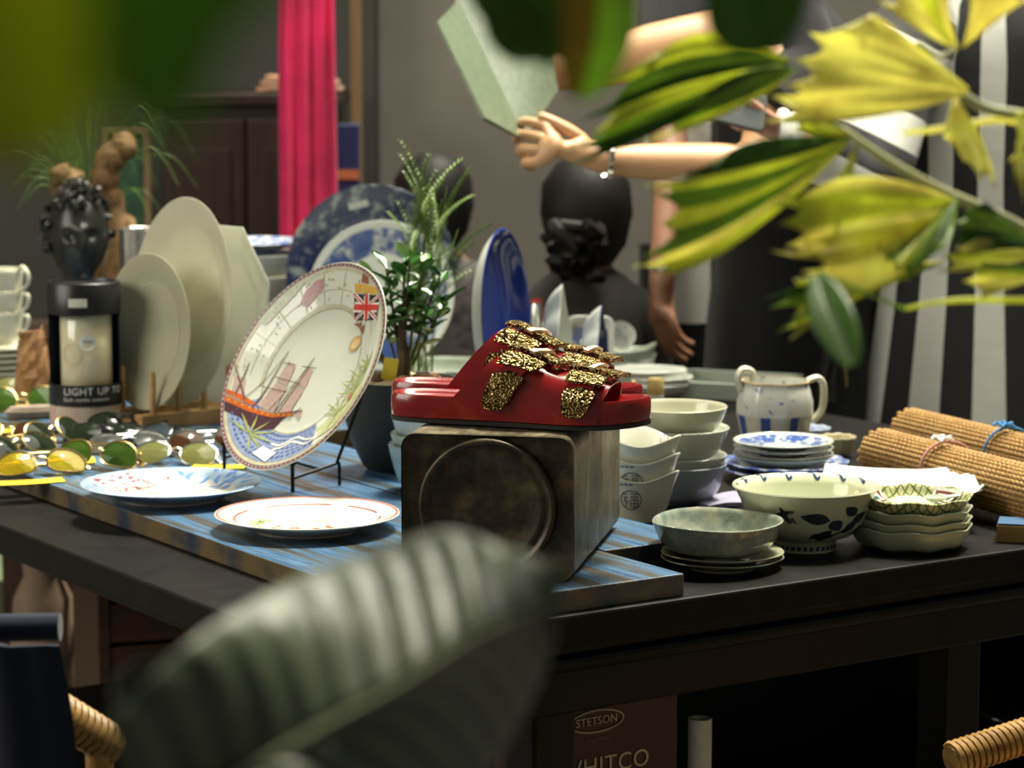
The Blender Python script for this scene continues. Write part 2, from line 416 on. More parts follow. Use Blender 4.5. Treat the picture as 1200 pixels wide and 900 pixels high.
def halfw(x, side):
    "half width of the sole at x (heel 0 .. toe SL)"
    k = x / SL
    pts = [(0, .0), (.012, .016), (.04, .026), (.12, .033), (.3, .033), (.5, .032), (.66, .038), (.78, .0405), (.88, .037), (.95, .027), (.985, .015), (1, 0)]
    for (a, wa), (b, wb) in zip(pts, pts[1:]):
        if a <= k <= b:
            return wa + (wb - wa) * (k - a) / (b - a)
    return 0
def outline(n=72, grow=0):
    out = []
    for i in range(n):
        a = 2 * PI * i / n; cx = math.cos(a); sy = math.sin(a)
        x = SL / 2 * (1 + math.copysign(abs(cx) ** .72, cx))
        w = halfw(min(max(x, 0), SL), 0)
        w = max(w, .6 * math.sqrt(max(0, .033 ** 2 * (1 - ((x - .033) / .033) ** 2))) if x < .033 else 0)
        out.append((x, math.copysign(max(w, 0), sy)))
    return out
def offset(o, d):
    n = len(o); r = []
    for i in range(n):
        a, b = Vector(o[i - 1]), Vector(o[(i + 1) % n]); t = (b - a); t = t.normalized() if t.length else Vector((1, 0))
        r.append((o[i][0] + t.y * d, o[i][1] - t.x * d))
    return r
def soft_outline():
    # even arc-length resample then smooth so that heel and toe are round
    o = outline(90); pts = [Vector(p) for p in o]
    for _ in range(3): pts = [(pts[i - 1] + pts[i] * 2 + pts[(i + 1) % len(pts)]) / 4 for i in range(len(pts))]
    return [(p.x, p.y) for p in pts]
SO = soft_outline()
def toe_rise(x): return .006 * max(0, (x - .2) / .1) ** 2
# upper: t=-1 (far side) .. 0 (top) .. 1 (near side)
def uh(x):
    pts = [(.05, .030), (.10, .050), (.142, .054), (.17, .045), (.195, .033), (.212, .030), (.23, .029), (.25, .023), (.28, .015)]
    for (a, wa), (b, wb) in zip(pts, pts[1:]):
        if x <= b: return wa + (wb - wa) * max(0, (x - a)) / (b - a)
    return pts[-1][1]
HK = 1.0
def uhs(x): return HK * sum(uh(x + d) for d in (-.012, -.006, 0, .006, .012)) / 5
def up(x, t, off=0):
    w = halfw(x, 0) + .0018; h = uhs(x)
    a = t * PI / 2; sg = math.copysign(1, math.sin(a))
    y = w * sg * abs(math.sin(a)) ** .72; z = .007 + toe_rise(x) + (h + ST - .007) * abs(math.cos(a)) ** .8 if abs(t) <= 1 else .007
    return Vector((x, -y, z))       # near side is -y
def upn(x, t):
    e = .003; a = up(x + e, t) - up(x - e, t); b = up(x, min(t + .03, 1.2)) - up(x, t - .03); n = a.cross(b)
    if n.length < 1e-12: return Vector((0, 0, 1))
    n.normalize()
    return n if n.z > 0 or abs(n.y) > .2 and n.y * up(x, t).y > 0 else -n
def upo(x, t, off): return up(x, t) + upn(x, t) * off
def patch(mb, fn, nu, nv, lo, hi):
    "fn(a,b)->(x,t); a slab between the offsets lo and hi over the upper"
    A = [[upo(*fn(i / nu, j / nv), lo) for i in range(nu + 1)] for j in range(nv + 1)]
    B = [[upo(*fn(i / nu, j / nv), hi) for i in range(nu + 1)] for j in range(nv + 1)]
    vs = [p for r in A for p in r] + [p for r in B for p in r]; N = (nu + 1) * (nv + 1); fs = []
    for j in range(nv):
        for i in range(nu):
            q = (j * (nu + 1) + i, j * (nu + 1) + i + 1, (j + 1) * (nu + 1) + i + 1, (j + 1) * (nu + 1) + i)
            fs += [tuple(reversed(q)), tuple(k + N for k in q)]
    b = [i for i in range(nu + 1)] + [j * (nu + 1) + nu for j in range(1, nv + 1)] + [nv * (nu + 1) + i for i in range(nu - 1, -1, -1)] + [j * (nu + 1) for j in range(nv - 1, 0, -1)]
    for k in range(len(b)): fs.append((b[k], b[(k + 1) % len(b)], b[(k + 1) % len(b)] + N, b[k] + N))
    return mb.add(vs, fs)
def strap_axis(x_top, x_side):
    "centre line of a strap: x as a function of t (1 near side .. -1)"
    return lambda t: x_top + (x_side - x_top) * max(t, -.2) if t > 0 else x_top + (x_side - x_top) * t * .5
def make_sandal(label, loc, rz, hk):
    global HK
    HK = hk
    t = thing('sandal', label, 'sandal', loc, (0, 0, rz), 'pair of red sandals on the tin')
    z = toe_rise
    lay = lambda o, zz: [(x, y, zz + z(x)) for x, y in o]
    MB().rings([lay(offset(SO, -.003), 0), lay(SO, .001), lay(SO, .0055), lay(offset(SO, -.002), .006)], cap=True).build('tread', m_tread, t)
    MB().rings([lay(offset(SO, -.001), .006), lay(SO, .008), lay(SO, ST - .004), lay(offset(SO, -.002), ST), lay(offset(SO, -.006), ST), lay(offset(SO, -.009), ST - .004), lay(offset(SO, -.016), ST - .007)], cap=True).build('sole', m_red, t, ang=60)
    MB().rings([lay(offset(SO, -.012), ST - .0065), lay(offset(SO, -.02), ST - .006)], cap=True).build('footbed', m_redin, t)
    x0 = lambda q: .062 * q + .140 * (1 - q); x1 = lambda q: .250 + .012 * (1 - q)
    def uf(a, b):
        tt = -1 + 2 * b; q = abs(tt) ** 1.6
        return (x0(q) + (x1(q) - x0(q)) * a, tt)
    patch(MB(), uf, 36, 36, -.0022, 0).build('upper', m_red, t, ang=60)
    for xt, xs, w in ((.175, .128, .035), (.239, .224, .033)):
        ax = lambda q, xt=xt, xs=xs: xt + (xs - xt) * q if q >= 0 else xt + (xs - xt) * q * .25
        L = lambda q0, q1, w0, shape=None: (lambda a, b: (ax(q0 + (q1 - q0) * b) + (a - .5) * w0 * (shape(b) if shape else 1), q0 + (q1 - q0) * b))
        st = patch(MB(), L(-.86, .76, w * .74), 6, 30, .0004, .0046).build('strap', m_red, t, ang=60)
        # ornate tip of the strap, shield shaped
        patch(MB(), L(.56, .93, w * .98, lambda b: 1 - .55 * max(0, (b - .55) / .45) ** 1.8 + .06 * math.sin(b * 9)), 10, 12, .0022, .0068).build('strap_tip', m_gold, st, ang=40)
        patch(MB(), L(.515, .58, w * .4), 6, 4, .0022, .0060).build('tip_crest', m_gold, st, ang=40)
        # keeper plate
        patch(MB(), L(.22, .44, w * 1.28, lambda b: 1 - .10 * abs(b - .5) * 2), 10, 6, .0050, .0090).build('keeper_plate', m_gold, t, ang=40)
        # buckle frame round the top
        bk = patch(MB(), L(-.30, -.18, w * 1.45), 10, 4, .0060, .0105).build('buckle', m_gold, t, ang=40)
        patch(MB(), lambda a, b: (ax(-.25 + .40 * b) - w * .60 + (a - .5) * .011, -.25 + .40 * b), 3, 12, .0060, .0105).build('buckle_bar', m_gold, bk, ang=40)
        patch(MB(), lambda a, b: (ax(-.25 + .40 * b) + w * .66 + (a - .5) * .015, -.25 + .40 * b), 3, 12, .0060, .0105).build('buckle_bar', m_gold, bk, ang=40)
        patch(MB(), L(.00, .12, w * 1.5), 10, 4, .0065, .0110).build('buckle_bar', m_gold, bk, ang=40)
        patch(MB(), L(-.24, .17, .0050), 2, 10, .0105, .0140).build('prong', m_prong, bk)
    return t
yw = math.radians(-18.5)
tinz = BT + TZ * 1.0 + .0012
h = P(459, 492, tinz)
make_sandal('red leather sandal with ornate gold buckles, the one overhanging the front of the tin', (h.x, h.y + .018, tinz), yw, .93)
make_sandal('red leather sandal with ornate gold buckles, the one behind towards the potted plant', (h.x - .004, h.y + .118, tinz), yw, 1.22)
# ================================================================ crockery builders
def bowl_prof(R, h, fr, fh=.006, t=.004, p=.62, flare=0, n=14):
    out = [(0, fh * .5), (fr - .005, fh * .5), (fr - .004, 0), (fr - .001, 0), (fr, .001), (fr, fh)]
    cur = []
    for k in range(n + 1):
        s = k / n; r = fr + (R - fr) * s ** p; z = fh + (h - fh) * s ** (1 / p * .95)
        r += flare * max(0, s - .75) ** 2 * 8; cur.append((r, z))
    rim = cur[-1]
    inner = []
    for k in range(n, -1, -1):
        r, z = cur[k]; inner.append((max(r - t * (.9 if k else 1.3), .001), z + (t * .25 if k < n else -.0006)))
    return out + cur + [(rim[0] - t * .35, rim[1] + t * .3)] + inner[0:] + [(fr * .5, fh + t * .3), (0, fh + t * .2)]
def plate_prof(R, h, fr=None, well=.62, t=.0035, rise=.35):
    fr = fr or R * .55; wz = h * rise
    o = [(0, .002), (fr - .004, .002), (fr - .003, 0), (fr, 0), (fr + .001, .0025), (R * well, max(wz * .55, .003)), (R * (well + .08), wz)]
    o = o + [(R * .86, wz + (h - wz) * .55), (R - .0015, h - t * .6), (R, h - t * .2), (R - .0008, h)]
    i = [(R - .003, h - .0004), (R * .86, wz + (h - wz) * .58 + t * .8), (R * (well + .07), wz + t), (R * well, wz * .62 + t), (R * well * .9, wz * .5 + t), (R * .3, wz * .5 + t), (0, wz * .5 + t)]
    return o + i
def inner_z(prof):
    "height of the upper side at radius r"
    k = max(range(len(prof)), key=lambda i: (prof[i][1], prof[i][0])); up_ = prof[k:]
    def f(r):
        for (ra, za), (rb, zb) in zip(up_, up_[1:]):
            if rb <= r <= ra: return zb + (za - zb) * (r - rb) / max(ra - rb, 1e-9)
        return up_[-1][1]
    return f
def decal(polys, zf, lift=.0004, sub=.006):
    "flat coloured print that follows a dish: polys of (x,y) in metres, cut fine and laid on height zf(r)"
    mb = MB(); bm = bmesh.new()
    for pl in polys:
        vs = [bm.verts.new((x, y, 0)) for x, y in pl]
        try: bm.faces.new(vs)
        except ValueError: pass
    bmesh.ops.triangulate(bm, faces=bm.faces[:])
    for _ in range(6):
        es = [e for e in bm.edges if e.calc_length() > sub]
        if not es: break
        bmesh.ops.subdivide_edges(bm, edges=es, cuts=1); bmesh.ops.triangulate(bm, faces=[f for f in bm.faces if len(f.verts) > 3])
    bm.verts.index_update()
    mb.add([(v.co.x, v.co.y, zf(math.hypot(v.co.x, v.co.y)) + lift) for v in bm.verts], [tuple(v.index for v in f.verts) for f in bm.faces])
    bm.free(); return mb
def stroke(pts, w0, w1=None):
    "thin ribbon polygons along a polyline"
    w1 = w0 if w1 is None else w1; out = []; n = len(pts)
    for i in range(n - 1):
        a, b = Vector(pts[i]), Vector(pts[i + 1]); d = b - a
        if d.length < 1e-9: continue
        nrm = Vector((-d.y, d.x)).normalized(); wa = (w0 + (w1 - w0) * i / (n - 1)) / 2; wb = (w0 + (w1 - w0) * (i + 1) / (n - 1)) / 2
        out.append([tuple(a - nrm * wa), tuple(b - nrm * wb), tuple(b + nrm * wb), tuple(a + nrm * wa)])
    return out
def annulus(r0, r1, a0=0, a1=360, n=72):
    out = []
    for k in range(n):
        a = math.radians(a0 + (a1 - a0) * k / n); b = math.radians(a0 + (a1 - a0) * (k + 1) / n)
        out.append([(r0 * math.cos(a), r0 * math.sin(a)), (r1 * math.cos(a), r1 * math.sin(a)), (r1 * math.cos(b), r1 * math.sin(b)), (r0 * math.cos(b), r0 * math.sin(b))])
    return out
def leafpoly(x, y, L, w, a, n=6):
    up_, dn = [], []
    for k in range(n + 1):
        s = k / n; ww = w * math.sin(PI * s ** .8) / 2; px_, py_ = s * L, ww
        up_.append((x + px_ * math.cos(a) - py_ * math.sin(a), y + px_ * math.sin(a) + py_ * math.cos(a)))
        if 0 < k < n: dn.append((x + px_ * math.cos(a) + py_ * math.sin(a), y + px_ * math.sin(a) - py_ * math.cos(a)))
    return up_ + dn[::-1]
def disc(x, y, r, n=10): return [(x + r * math.cos(2 * PI * k / n), y + r * math.sin(2 * PI * k / n)) for k in range(n)]
def ink(name, col, rough=.25): return plain('ink_' + name, col, rough, 0, .15, 120)
def wobble(k, amt, ph=0, zamt=0, r0=.0):
    return lambda a, r, z: (r * (1 + amt * math.cos(k * a + ph) * min(1, r / .05)), z + zamt * math.cos(k * a + ph) * max(0, r - r0) * 20)
def rpx(n, Y): return n * Y * 1.008 / 3000

m_white = glaze('white_glaze', (.74, .76, .70)); m_cream = glaze('cream_glaze', (.66, .64, .50)); m_ivory = glaze('ivory_glaze', (.56, .55, .42))
m_celadon = glaze('pale_celadon_glaze', (.60, .66, .56)); m_coolw = glaze('cool_white_glaze', (.70, .78, .80))
m_blk = plain('black_wire', (.010, .010, .011), .4, .6)

# ---------------------------------------------------------------- two plates lying at the front of the board
def flat_plate(label, cx, cy, npx, Y, h, mats, decor, prof=None):
    R = rpx(npx, Y); c = P(cx, cy, BT + h)
    t = thing('plate', label, 'plate', (c.x, c.y, BT + .0003)); pr = prof or plate_prof(R, h)
    MB().lathe(pr, 96).build('dish', mats, t, ang=50)
    decor(t, R, inner_z(pr)); return t
def dec_front(t, R, zf):
    decal(annulus(R * .955, R * .985), zf).build('rim_line', ink('rose_line', (.52, .20, .16)), t, recalc=False)
    rb = ink('dark_rose', (.36, .07, .06))
    decal(annulus(R * .775, R * .795, 20, 60) + annulus(R * .775, R * .795, 75, 130) + annulus(R * .775, R * .795, 150, 205) + annulus(R * .775, R * .795, -20, 5), zf).build('printed_arc', rb, t, recalc=False)['kind'] = 'stuff'
    rnd = random.Random(3); o, g, b = [], [], []
    for k in range(34):
        a = rnd.uniform(-2.6, -.5); r = R * rnd.uniform(.25, .62); o.append(leafpoly(r * math.cos(a), r * math.sin(a), R * .09, R * .05, rnd.uniform(0, 6)))
    for k in range(16):
        a = rnd.uniform(2.6, 3.6); r = R * rnd.uniform(.45, .68); g.append(leafpoly(r * math.cos(a), r * math.sin(a), R * .12, R * .04, rnd.uniform(0, 6)))
    for k in range(14):
        a = rnd.uniform(0, 6.28); r = R * rnd.uniform(.1, .55); b += stroke([(r * math.cos(a), r * math.sin(a)), (r * math.cos(a) + R * .15, r * math.sin(a) + R * rnd.uniform(-.05, .05))], R * .012)
    decal(o, zf, .0005).build('printed_flowers', ink('terracotta', (.50, .20, .07)), t, recalc=False)['kind'] = 'stuff'
    decal(g, zf, .0006).build('printed_leaves', ink('pale_green', (.40, .52, .18)), t, recalc=False)['kind'] = 'stuff'
    decal(b, zf, .0007).build('printed_twigs', ink('grey_rose', (.42, .32, .30)), t, recalc=False)['kind'] = 'stuff'
flat_plate('white plate with thin rose rim line lying flat beside the rusty tin', 360, 600.5, 110, 2.98, .021, glaze('white_glaze_front', (.78, .76, .70)), dec_front)
def dec_left(t, R, zf):
    rnd = random.Random(5); rd, bl, sc = [], [], []
    for k in range(40):
        a = rnd.gauss(2.55, .25); r = R * rnd.uniform(.45, .9); x, y = r * math.cos(a), r * math.sin(a)
        rd.append(leafpoly(x, y, R * rnd.uniform(.05, .1), R * .035, rnd.uniform(0, 6)))
    for k in range(5):
        a = 2.2 + .15 * k; sc += stroke([(R * .4 * math.cos(a), R * .4 * math.sin(a)), (R * .85 * math.cos(a + .1), R * .85 * math.sin(a + .1))], R * .012, R * .006)
    for k in range(26):
        a = rnd.gauss(.75, .3); r = R * rnd.uniform(.5, .95); x, y = r * math.cos(a), r * math.sin(a)
        bl.append(leafpoly(x, y, R * rnd.uniform(.1, .2), R * .05, a + rnd.uniform(-1, 1)))
    for k in range(14):
        a = rnd.uniform(0, 6.28); r = R * rnd.uniform(.1, .5); sc += stroke([(r * math.cos(a), r * math.sin(a)), (r * math.cos(a) + R * .12, r * math.sin(a) + R * rnd.uniform(-.06, .06))], R * .014)
    decal(rd, zf, .0005).build('printed_coral', ink('coral', (.42, .10, .07)), t, recalc=False)['kind'] = 'stuff'
    decal(bl, zf, .0005).build('printed_blue_leaves', ink('sky_blue', (.15, .32, .72)), t, recalc=False)['kind'] = 'stuff'
    decal(sc, zf, .0006).build('printed_twigs', ink('grey_rose', (.42, .32, .30)), t, recalc=False)['kind'] = 'stuff'
m_bluerim = inked('pale_blue_rim_glaze', (.76, .74, .70), (.42, .56, .74), [], full=[(rpx(76, 3.2), 1)])
flat_plate('white plate with pale blue rim and coral sprigs lying in front of the sunglasses', 200.5, 564.5, 105.5, 3.23, .022, m_bluerim, dec_left)

# ---------------------------------------------------------------- ship plate on its easel
_d = ray(362, 433).normalized(); _r = _d.cross(Vector((0, 0, 1))).normalized(); _u = _r.cross(_d)
n_ = (-.695 * _r + .45 * _u - .562 * _d).normalized(); yl = (Vector((0, 0, 1)) - n_ * n_.z).normalized(); xl = yl.cross(n_)
SR = .148; sc_ = Q(362, 433, 3.25)
spl = thing('ship_plate', 'large plate printed with a sailing ship and flag standing on a black wire easel', 'plate')
frame(spl, sc_ - n_ * .012, xl, yl, n_)
spr = plate_prof(SR, .026, well=.60, rise=.3); MB().lathe(spr, 128).build('dish', glaze('ship_plate_glaze', (.66, .68, .58), .10), spl, ang=50)
szf = inner_z(spr)
def d2(x, y):
    "where on the plate's face a point of the print sits, metres"
    d = ray(x, y); o = Vector((0, 0, CZ)); c = sc_; tt = (c - o).dot(n_) / d.dot(n_); p = o + d * tt - c
    return (p.dot(xl), p.dot(yl))
def dl(*pts): return [d2(*p) for p in pts]
I_purple = ink('plum', (.16, .05, .09)); I_gold = ink('ochre', (.62, .38, .06)); I_red = ink('flag_red', (.62, .045, .03)); I_navy = ink('flag_navy', (.012, .018, .045)); I_whi = ink('flag_white', (.80, .78, .70))
def put(name, polys, m, lift=.0005):
    lim = SR * .955 if not name.startswith('rim') else SR
    polys = [[(x * min(1, lim / max(math.hypot(x, y), 1e-9)), y * min(1, lim / max(math.hypot(x, y), 1e-9))) for x, y in p] for p in polys]
    o = decal(polys, szf, lift).build(name, m, spl, recalc=False)
    if len(polys) > 1: o['kind'] = 'stuff'
    return o
put('rim_border', annulus(SR * .962, SR * .99, n=120), ink('dusky_plum', (.20, .09, .11)))
beads = [disc(SR * .976 * math.cos(a), SR * .976 * math.sin(a), SR * .009, 6) for a in [2 * PI * k / 110 for k in range(110)]]
put('rim_beads', beads, ink('pale_rose', (.66, .52, .50)), .0009)
put('rim_band', annulus(SR * .925, SR * .955, n=120), ink('beige_band', (.52, .48, .34)))
put('well_line', annulus(SR * .598, SR * .606, n=100), ink('olive_line', (.34, .32, .20)))
put('well_arc', annulus(SR * .606, SR * .64, 40, 200, 60), ink('sepia_script', (.50, .46, .34)))  # partial sepia arc just outside the well line
# sea along the foot of the plate
rnd = random.Random(11); sea, crest, deep = [], [], []
sea = annulus(SR * .615, SR * .92, 212, 312, 60)
for row in range(6):
    for k in range(22):
        a = math.radians(214 + 4.4 * k + (2.5 if row % 2 else 0)); r = SR * (.64 + .048 * row)
        deep.append(leafpoly(r * math.cos(a), r * math.sin(a), SR * .05, SR * .026, a + PI / 2 + .3))
for k in range(2):
    crest += stroke(crom([d2(320 + 10 * i + 3 * k, 521 - 1.6 * i + 4 * math.sin(i * 1.7 + k) + 5 * k) for i in range(7)], 4), SR * .018)
put('printed_sea', sea, ink('sea_blue', (.26, .32, .48))); put('printed_waves', deep, ink('deep_sea', (.10, .14, .34)), .0008); put('printed_crests', crest, I_whi, .0011)
# ship
hull = dl((270, 474), (270, 484), (290, 490), (308, 498), (325, 496), (338, 484), (332, 487), (312, 485), (292, 479), (276, 472))
put('printed_hull', [dl((271, 476), (271, 486), (286, 492), (300, 506), (318, 502), (326, 492), (338, 483), (314, 485), (292, 480))], ink('dark_hull', (.07, .03, .04)), .0008)
put('printed_stripe', [dl((272, 469), (272, 475), (292, 483), (316, 488), (340, 486), (341, 480), (316, 483), (294, 477))] + [dl((274, 461), (273, 466), (294, 475), (302, 474), (290, 466))], ink('ship_orange', (.52, .11, .02)), .0011)
put('printed_ports', [disc(*d2(276 + 6 * k, 473 + 1.9 * min(k, 6)), SR * .011, 6) for k in range(11)], I_gold, .0014)
masts = [((296, 478), (336, 410)), ((318, 484), (366, 418)), ((290, 470), (284, 432)), ((282, 466), (297, 428)), ((326, 484), (352, 480))]
ml = []
for a, b in masts: ml += stroke(dl(a, ((a[0] + b[0]) / 2, (a[1] + b[1]) / 2), b), SR * .018, SR * .01)
for (a, b) in (((300, 472), (318, 440)), ((312, 480), (345, 445)), ((288, 470), (330, 418)), ((322, 484), (360, 430)), ((320, 440), (350, 449)), ((306, 452), (334, 458)), ((330, 424), (344, 426)), ((352, 428), (368, 430)), ((350, 476), (338, 487))):
    ml += stroke(dl(a, b), SR * .008)
put('printed_masts', ml, ink('rigging', (.15, .09, .08)), .0013)
sails = [dl((300, 474), (318, 482), (334, 452), (322, 446)), dl((322, 444), (334, 450), (344, 428), (336, 422)), dl((322, 484), (336, 484), (354, 455), (342, 452)), dl((344, 450), (356, 452), (364, 432), (358, 428)), dl((278, 466), (288, 470), (292, 446), (283, 444)), dl((340, 480), (349, 490), (352, 478))]
put('printed_sails', sails, ink('rose_sail', (.50, .36, .31)), .0009)
# flag
fl = [(413, 374), (448, 379), (453, 352), (418, 346)]
def fq(u, v):
    a = Vector(fl[0]).lerp(Vector(fl[1]), u); b = Vector(fl[3]).lerp(Vector(fl[2]), u); return d2(*a.lerp(b, v))
def fb(u0, v0, u1, v1, w): return stroke([fq(u0, v0), fq((u0 + u1) / 2, (v0 + v1) / 2), fq(u1, v1)], w)
put('printed_flag', [[fq(0, 0), fq(1, 0), fq(1, 1), fq(0, 1)]], I_navy, .0009)
put('flag_white_bars', fb(0, 0, 1, 1, SR * .035) + fb(0, 1, 1, 0, SR * .035) + fb(0, .5, 1, .5, SR * .085) + fb(.5, 0, .5, 1, SR * .085), I_whi, .0012)
put('flag_red_bars', fb(0, .02, 1, .98, SR * .013) + fb(0, .98, 1, .02, SR * .013) + fb(0, .5, 1, .5, SR * .05) + fb(.5, 0, .5, 1, SR * .05), I_red, .0015)
put('printed_scroll', [dl((420, 345), (451, 351), (452, 341), (436, 338), (421, 336))], I_gold, .0009)
put('printed_medal', [disc(*d2(414, 401), SR * .075, 16)], ink('medal', (.58, .38, .16)), .0009); put('medal_face', [disc(*d2(414, 402), SR * .05, 14)], ink('medal_face', (.70, .54, .26)), .0012)
put('printed_crest', [dl((430, 335), (436, 322), (441, 329), (439, 338))] + [dl((412, 378), (420, 384), (424, 378))] + [dl((420, 384), (428, 380), (424, 392))], ink('crest_brown', (.28, .10, .05)), .0010)
# islands and chart marks
isl = [dl((354, 359), (361, 361), (382, 341), (386, 331), (378, 333), (364, 344))]
put('printed_island', isl, ink('rose_island', (.40, .17, .20)), .0008)
isl2 = [dl((312, 384), (318, 385), (334, 368), (352, 350), (366, 336), (352, 340), (334, 352), (318, 370))]
put('printed_coast', isl2, ink('sage_coast', (.42, .46, .32)), .0008)
mk = []
for k in range(46):
    a = rnd.uniform(.6, 3.3); r = SR * rnd.uniform(.66, .9); mk.append(leafpoly(r * math.cos(a), r * math.sin(a), SR * rnd.uniform(.02, .05), SR * .014, rnd.uniform(0, 6)))
for k in range(7):
    a = .9 + .33 * k; mk += stroke([(SR * .64 * math.cos(a), SR * .64 * math.sin(a)), (SR * .92 * math.cos(a), SR * .92 * math.sin(a))], SR * .006)
mk += annulus(SR * .76, SR * .765, 30, 190, 50)
put('chart_marks', mk, ink('sepia', (.40, .33, .22)), .0010)
# palms
pg = []
for (cx_, cy_, s_) in ((296, 510, 26), (283, 528, 22), (428, 448, 28), (418, 462, 26), (400, 486, 24), (438, 432, 20)):
    for k in range(11):
        a = 2 * PI * k / 11 + .2; e = (cx_ + s_ * math.cos(a), cy_ - s_ * math.sin(a)); c0 = d2(cx_, cy_); c1 = d2(*e)
        pg.append(leafpoly(c0[0], c0[1], math.hypot(c1[0] - c0[0], c1[1] - c0[1]), SR * .022, math.atan2(c1[1] - c0[1], c1[0] - c0[0])))
pg = [p for p in pg if all(math.hypot(*q) < SR * .93 for q in p)]
put('printed_palms', pg, ink('palm_green', (.32, .36, .12)), .0012)
put('printed_shore', [dl((372, 503), (392, 492), (412, 470), (426, 452), (433, 458), (416, 484), (396, 506), (380, 516))], ink('sage_shore', (.48, .50, .26)), .0007)
put('printed_shell', [disc(*d2(415, 468), SR * .04, 10)], ink('shell_red', (.40, .12, .06)), .0014)
put('price_sticker', [dl((312, 525), (329, 534), (319, 546), (303, 535))], plain('paper_sticker', (.80, .80, .78), .6), .0016)
# easel
def easel(name, label, foot, feet_dir, side, w, hold, back, m=m_blk, r=.0026):
    t = thing(name, label, 'easel', foot); return t
ez = thing('plate_easel', 'black wire easel holding the ship plate upright on the blue plank', 'easel', (0, 0, BT))
def ezp(x, y, z=BT): p = P(x, y, z); return Vector((p.x, p.y, z - BT))
low = sc_ - yl * SR; low.z -= BT
f1 = ezp(343, 577); f2 = ezp(263, 552); bk1, bk2 = ezp(384, 561), ezp(389, 563)
nh = Vector((n_.x, n_.y, 0)).normalized()
for f_ in (f1, f2):
    MB().tube([f_ + Vector((0, 0, .0)), f_ + Vector((0, 0, .034))], .0026).build('front_post', m_blk, ez)
    MB().lathe([(0, -.004), (.0036, -.002), (.0046, .001), (.0036, .004), (0, .0055)], 10, c=f_ + Vector((0, 0, .037))).build('finial', m_blk, ez)
    b_ = f_ - nh * .075 + Vector((0, 0, .031))
    MB().tube([f_ + Vector((0, 0, .018)), b_], .0022).build('rest_bar', m_blk, ez)
    MB().tube([b_, Vector((b_.x, b_.y, 0.001))], .0022).build('rear_post', m_blk, ez)
    MB().tube([b_ + nh * .004, b_ - nh * .045 + Vector((0, 0, .10))], .0022).build('back_support', m_blk, ez)
MB().tube([f1 - nh * .04 + Vector((0, 0, .0265)), f2 - nh * .04 + Vector((0, 0, .0265))], .0022).build('cross_bar', m_blk, ez)
# ================================================================ crockery towards the back of the board
def upright(name, label, cat, prof_mb, mat, cpos, nrm, lean=0, group=None, bottom=None, halfh=None):
    "dish standing on edge; nrm = horizontal facing, lean = degrees tipped back; its lowest point sits at height bottom"
    nh_ = Vector((nrm[0], nrm[1], 0)).normalized(); L = math.radians(lean); n = nh_ * math.cos(L) + Vector((0, 0, 1)) * math.sin(L)
    y = (Vector((0, 0, 1)) - n * n.z).normalized(); x = y.cross(n)
    t = thing(name, label, cat, group=group); c = Vector(cpos)
    if bottom is not None: c.z = bottom + halfh * y.z
    frame(t, c, x, y, n); prof_mb.build('dish', mat, t, ang=50); return t
RA = TA + math.radians(7); RU = Vector((math.cos(RA), math.sin(RA), 0)); RV = Vector((-math.sin(RA), math.cos(RA), 0)); NU = -RU
# ---- wooden rack, rails run along TU
m_pine = wood('honey_pine', (.36, .20, .065), (.56, .34, .13), 0, 5, .5)
r0 = P(177, 506, BT)
rack = thing('plate_rack', 'honey coloured wooden peg rack holding three upright plates', 'rack', (r0.x, r0.y, BT), (0, 0, RA))
RP = .046; RSEP = .085
for j in (0, 1):
    rl = MB().box((.12, j * RSEP + .012, .0125), (.27, .022, .025)).build('rail', m_pine, rack, smooth=False, bevel=.002)
    for k in range(6):
        MB().lathe([(0, 0), (.0048, 0), (.0048, .062), (.003, .066), (0, .067)], 12, c=(.012 + RP * k, j * RSEP + .012, .022)).build('peg', m_pine, rack)
for x in (.0, .24): MB().box((x, RSEP / 2 + .012, .006), (.02, RSEP, .012)).build('cross_rail', m_pine, rack, smooth=False, bevel=.001)
def on_rack(k): return Vector((r0.x, r0.y, 0)) + RU * (.012 + RP * k) + RV * (.012 + RSEP / 2)
m_olive = plain('matt_ivory_glaze', (.46, .44, .30), .3, 0, .1, 9, coat=.15)
R1 = .119
t = upright('round_plate', 'round matt ivory plate standing at the front of the wooden rack', 'plate', MB().lathe(plate_prof(R1, .018, well=.66), 80), m_olive, on_rack(.75), NU, 5, 'plates on the wooden rack', BT + .024, R1)
decal(annulus(R1 * .61, R1 * .635), inner_z(plate_prof(R1, .018, well=.66)), .0006).build('well_ring', plain('ring_glaze', (.54, .52, .38), .3), t, recalc=False)
t = upright('oval_platter', 'tall oval ivory platter standing behind the round plate in the rack', 'platter', MB().lathe(plate_prof(.16, .022, well=.68), 96, ex=.86), glaze('ivory_platter_glaze', (.60, .58, .44), .16), on_rack(1.75) + RU * .02, NU, 6, 'plates on the wooden rack', BT + .024, .16)
def octa(a, r, z):
    k = math.cos(PI / 8) / math.cos(((a + PI / 8) % (PI / 4)) - PI / 8); return (r * (1 - min(1, r / .06) * (1 - k)), z)
t = upright('octagonal_plate', 'white octagonal plate standing at the back of the wooden rack', 'plate', MB().lathe(plate_prof(.148, .026, well=.62), 96, ex=.97, fn=octa), m_white, on_rack(3.1) + RU * .030, NU, 5, 'plates on the wooden rack', BT + .024, .148 * math.cos(PI / 8))

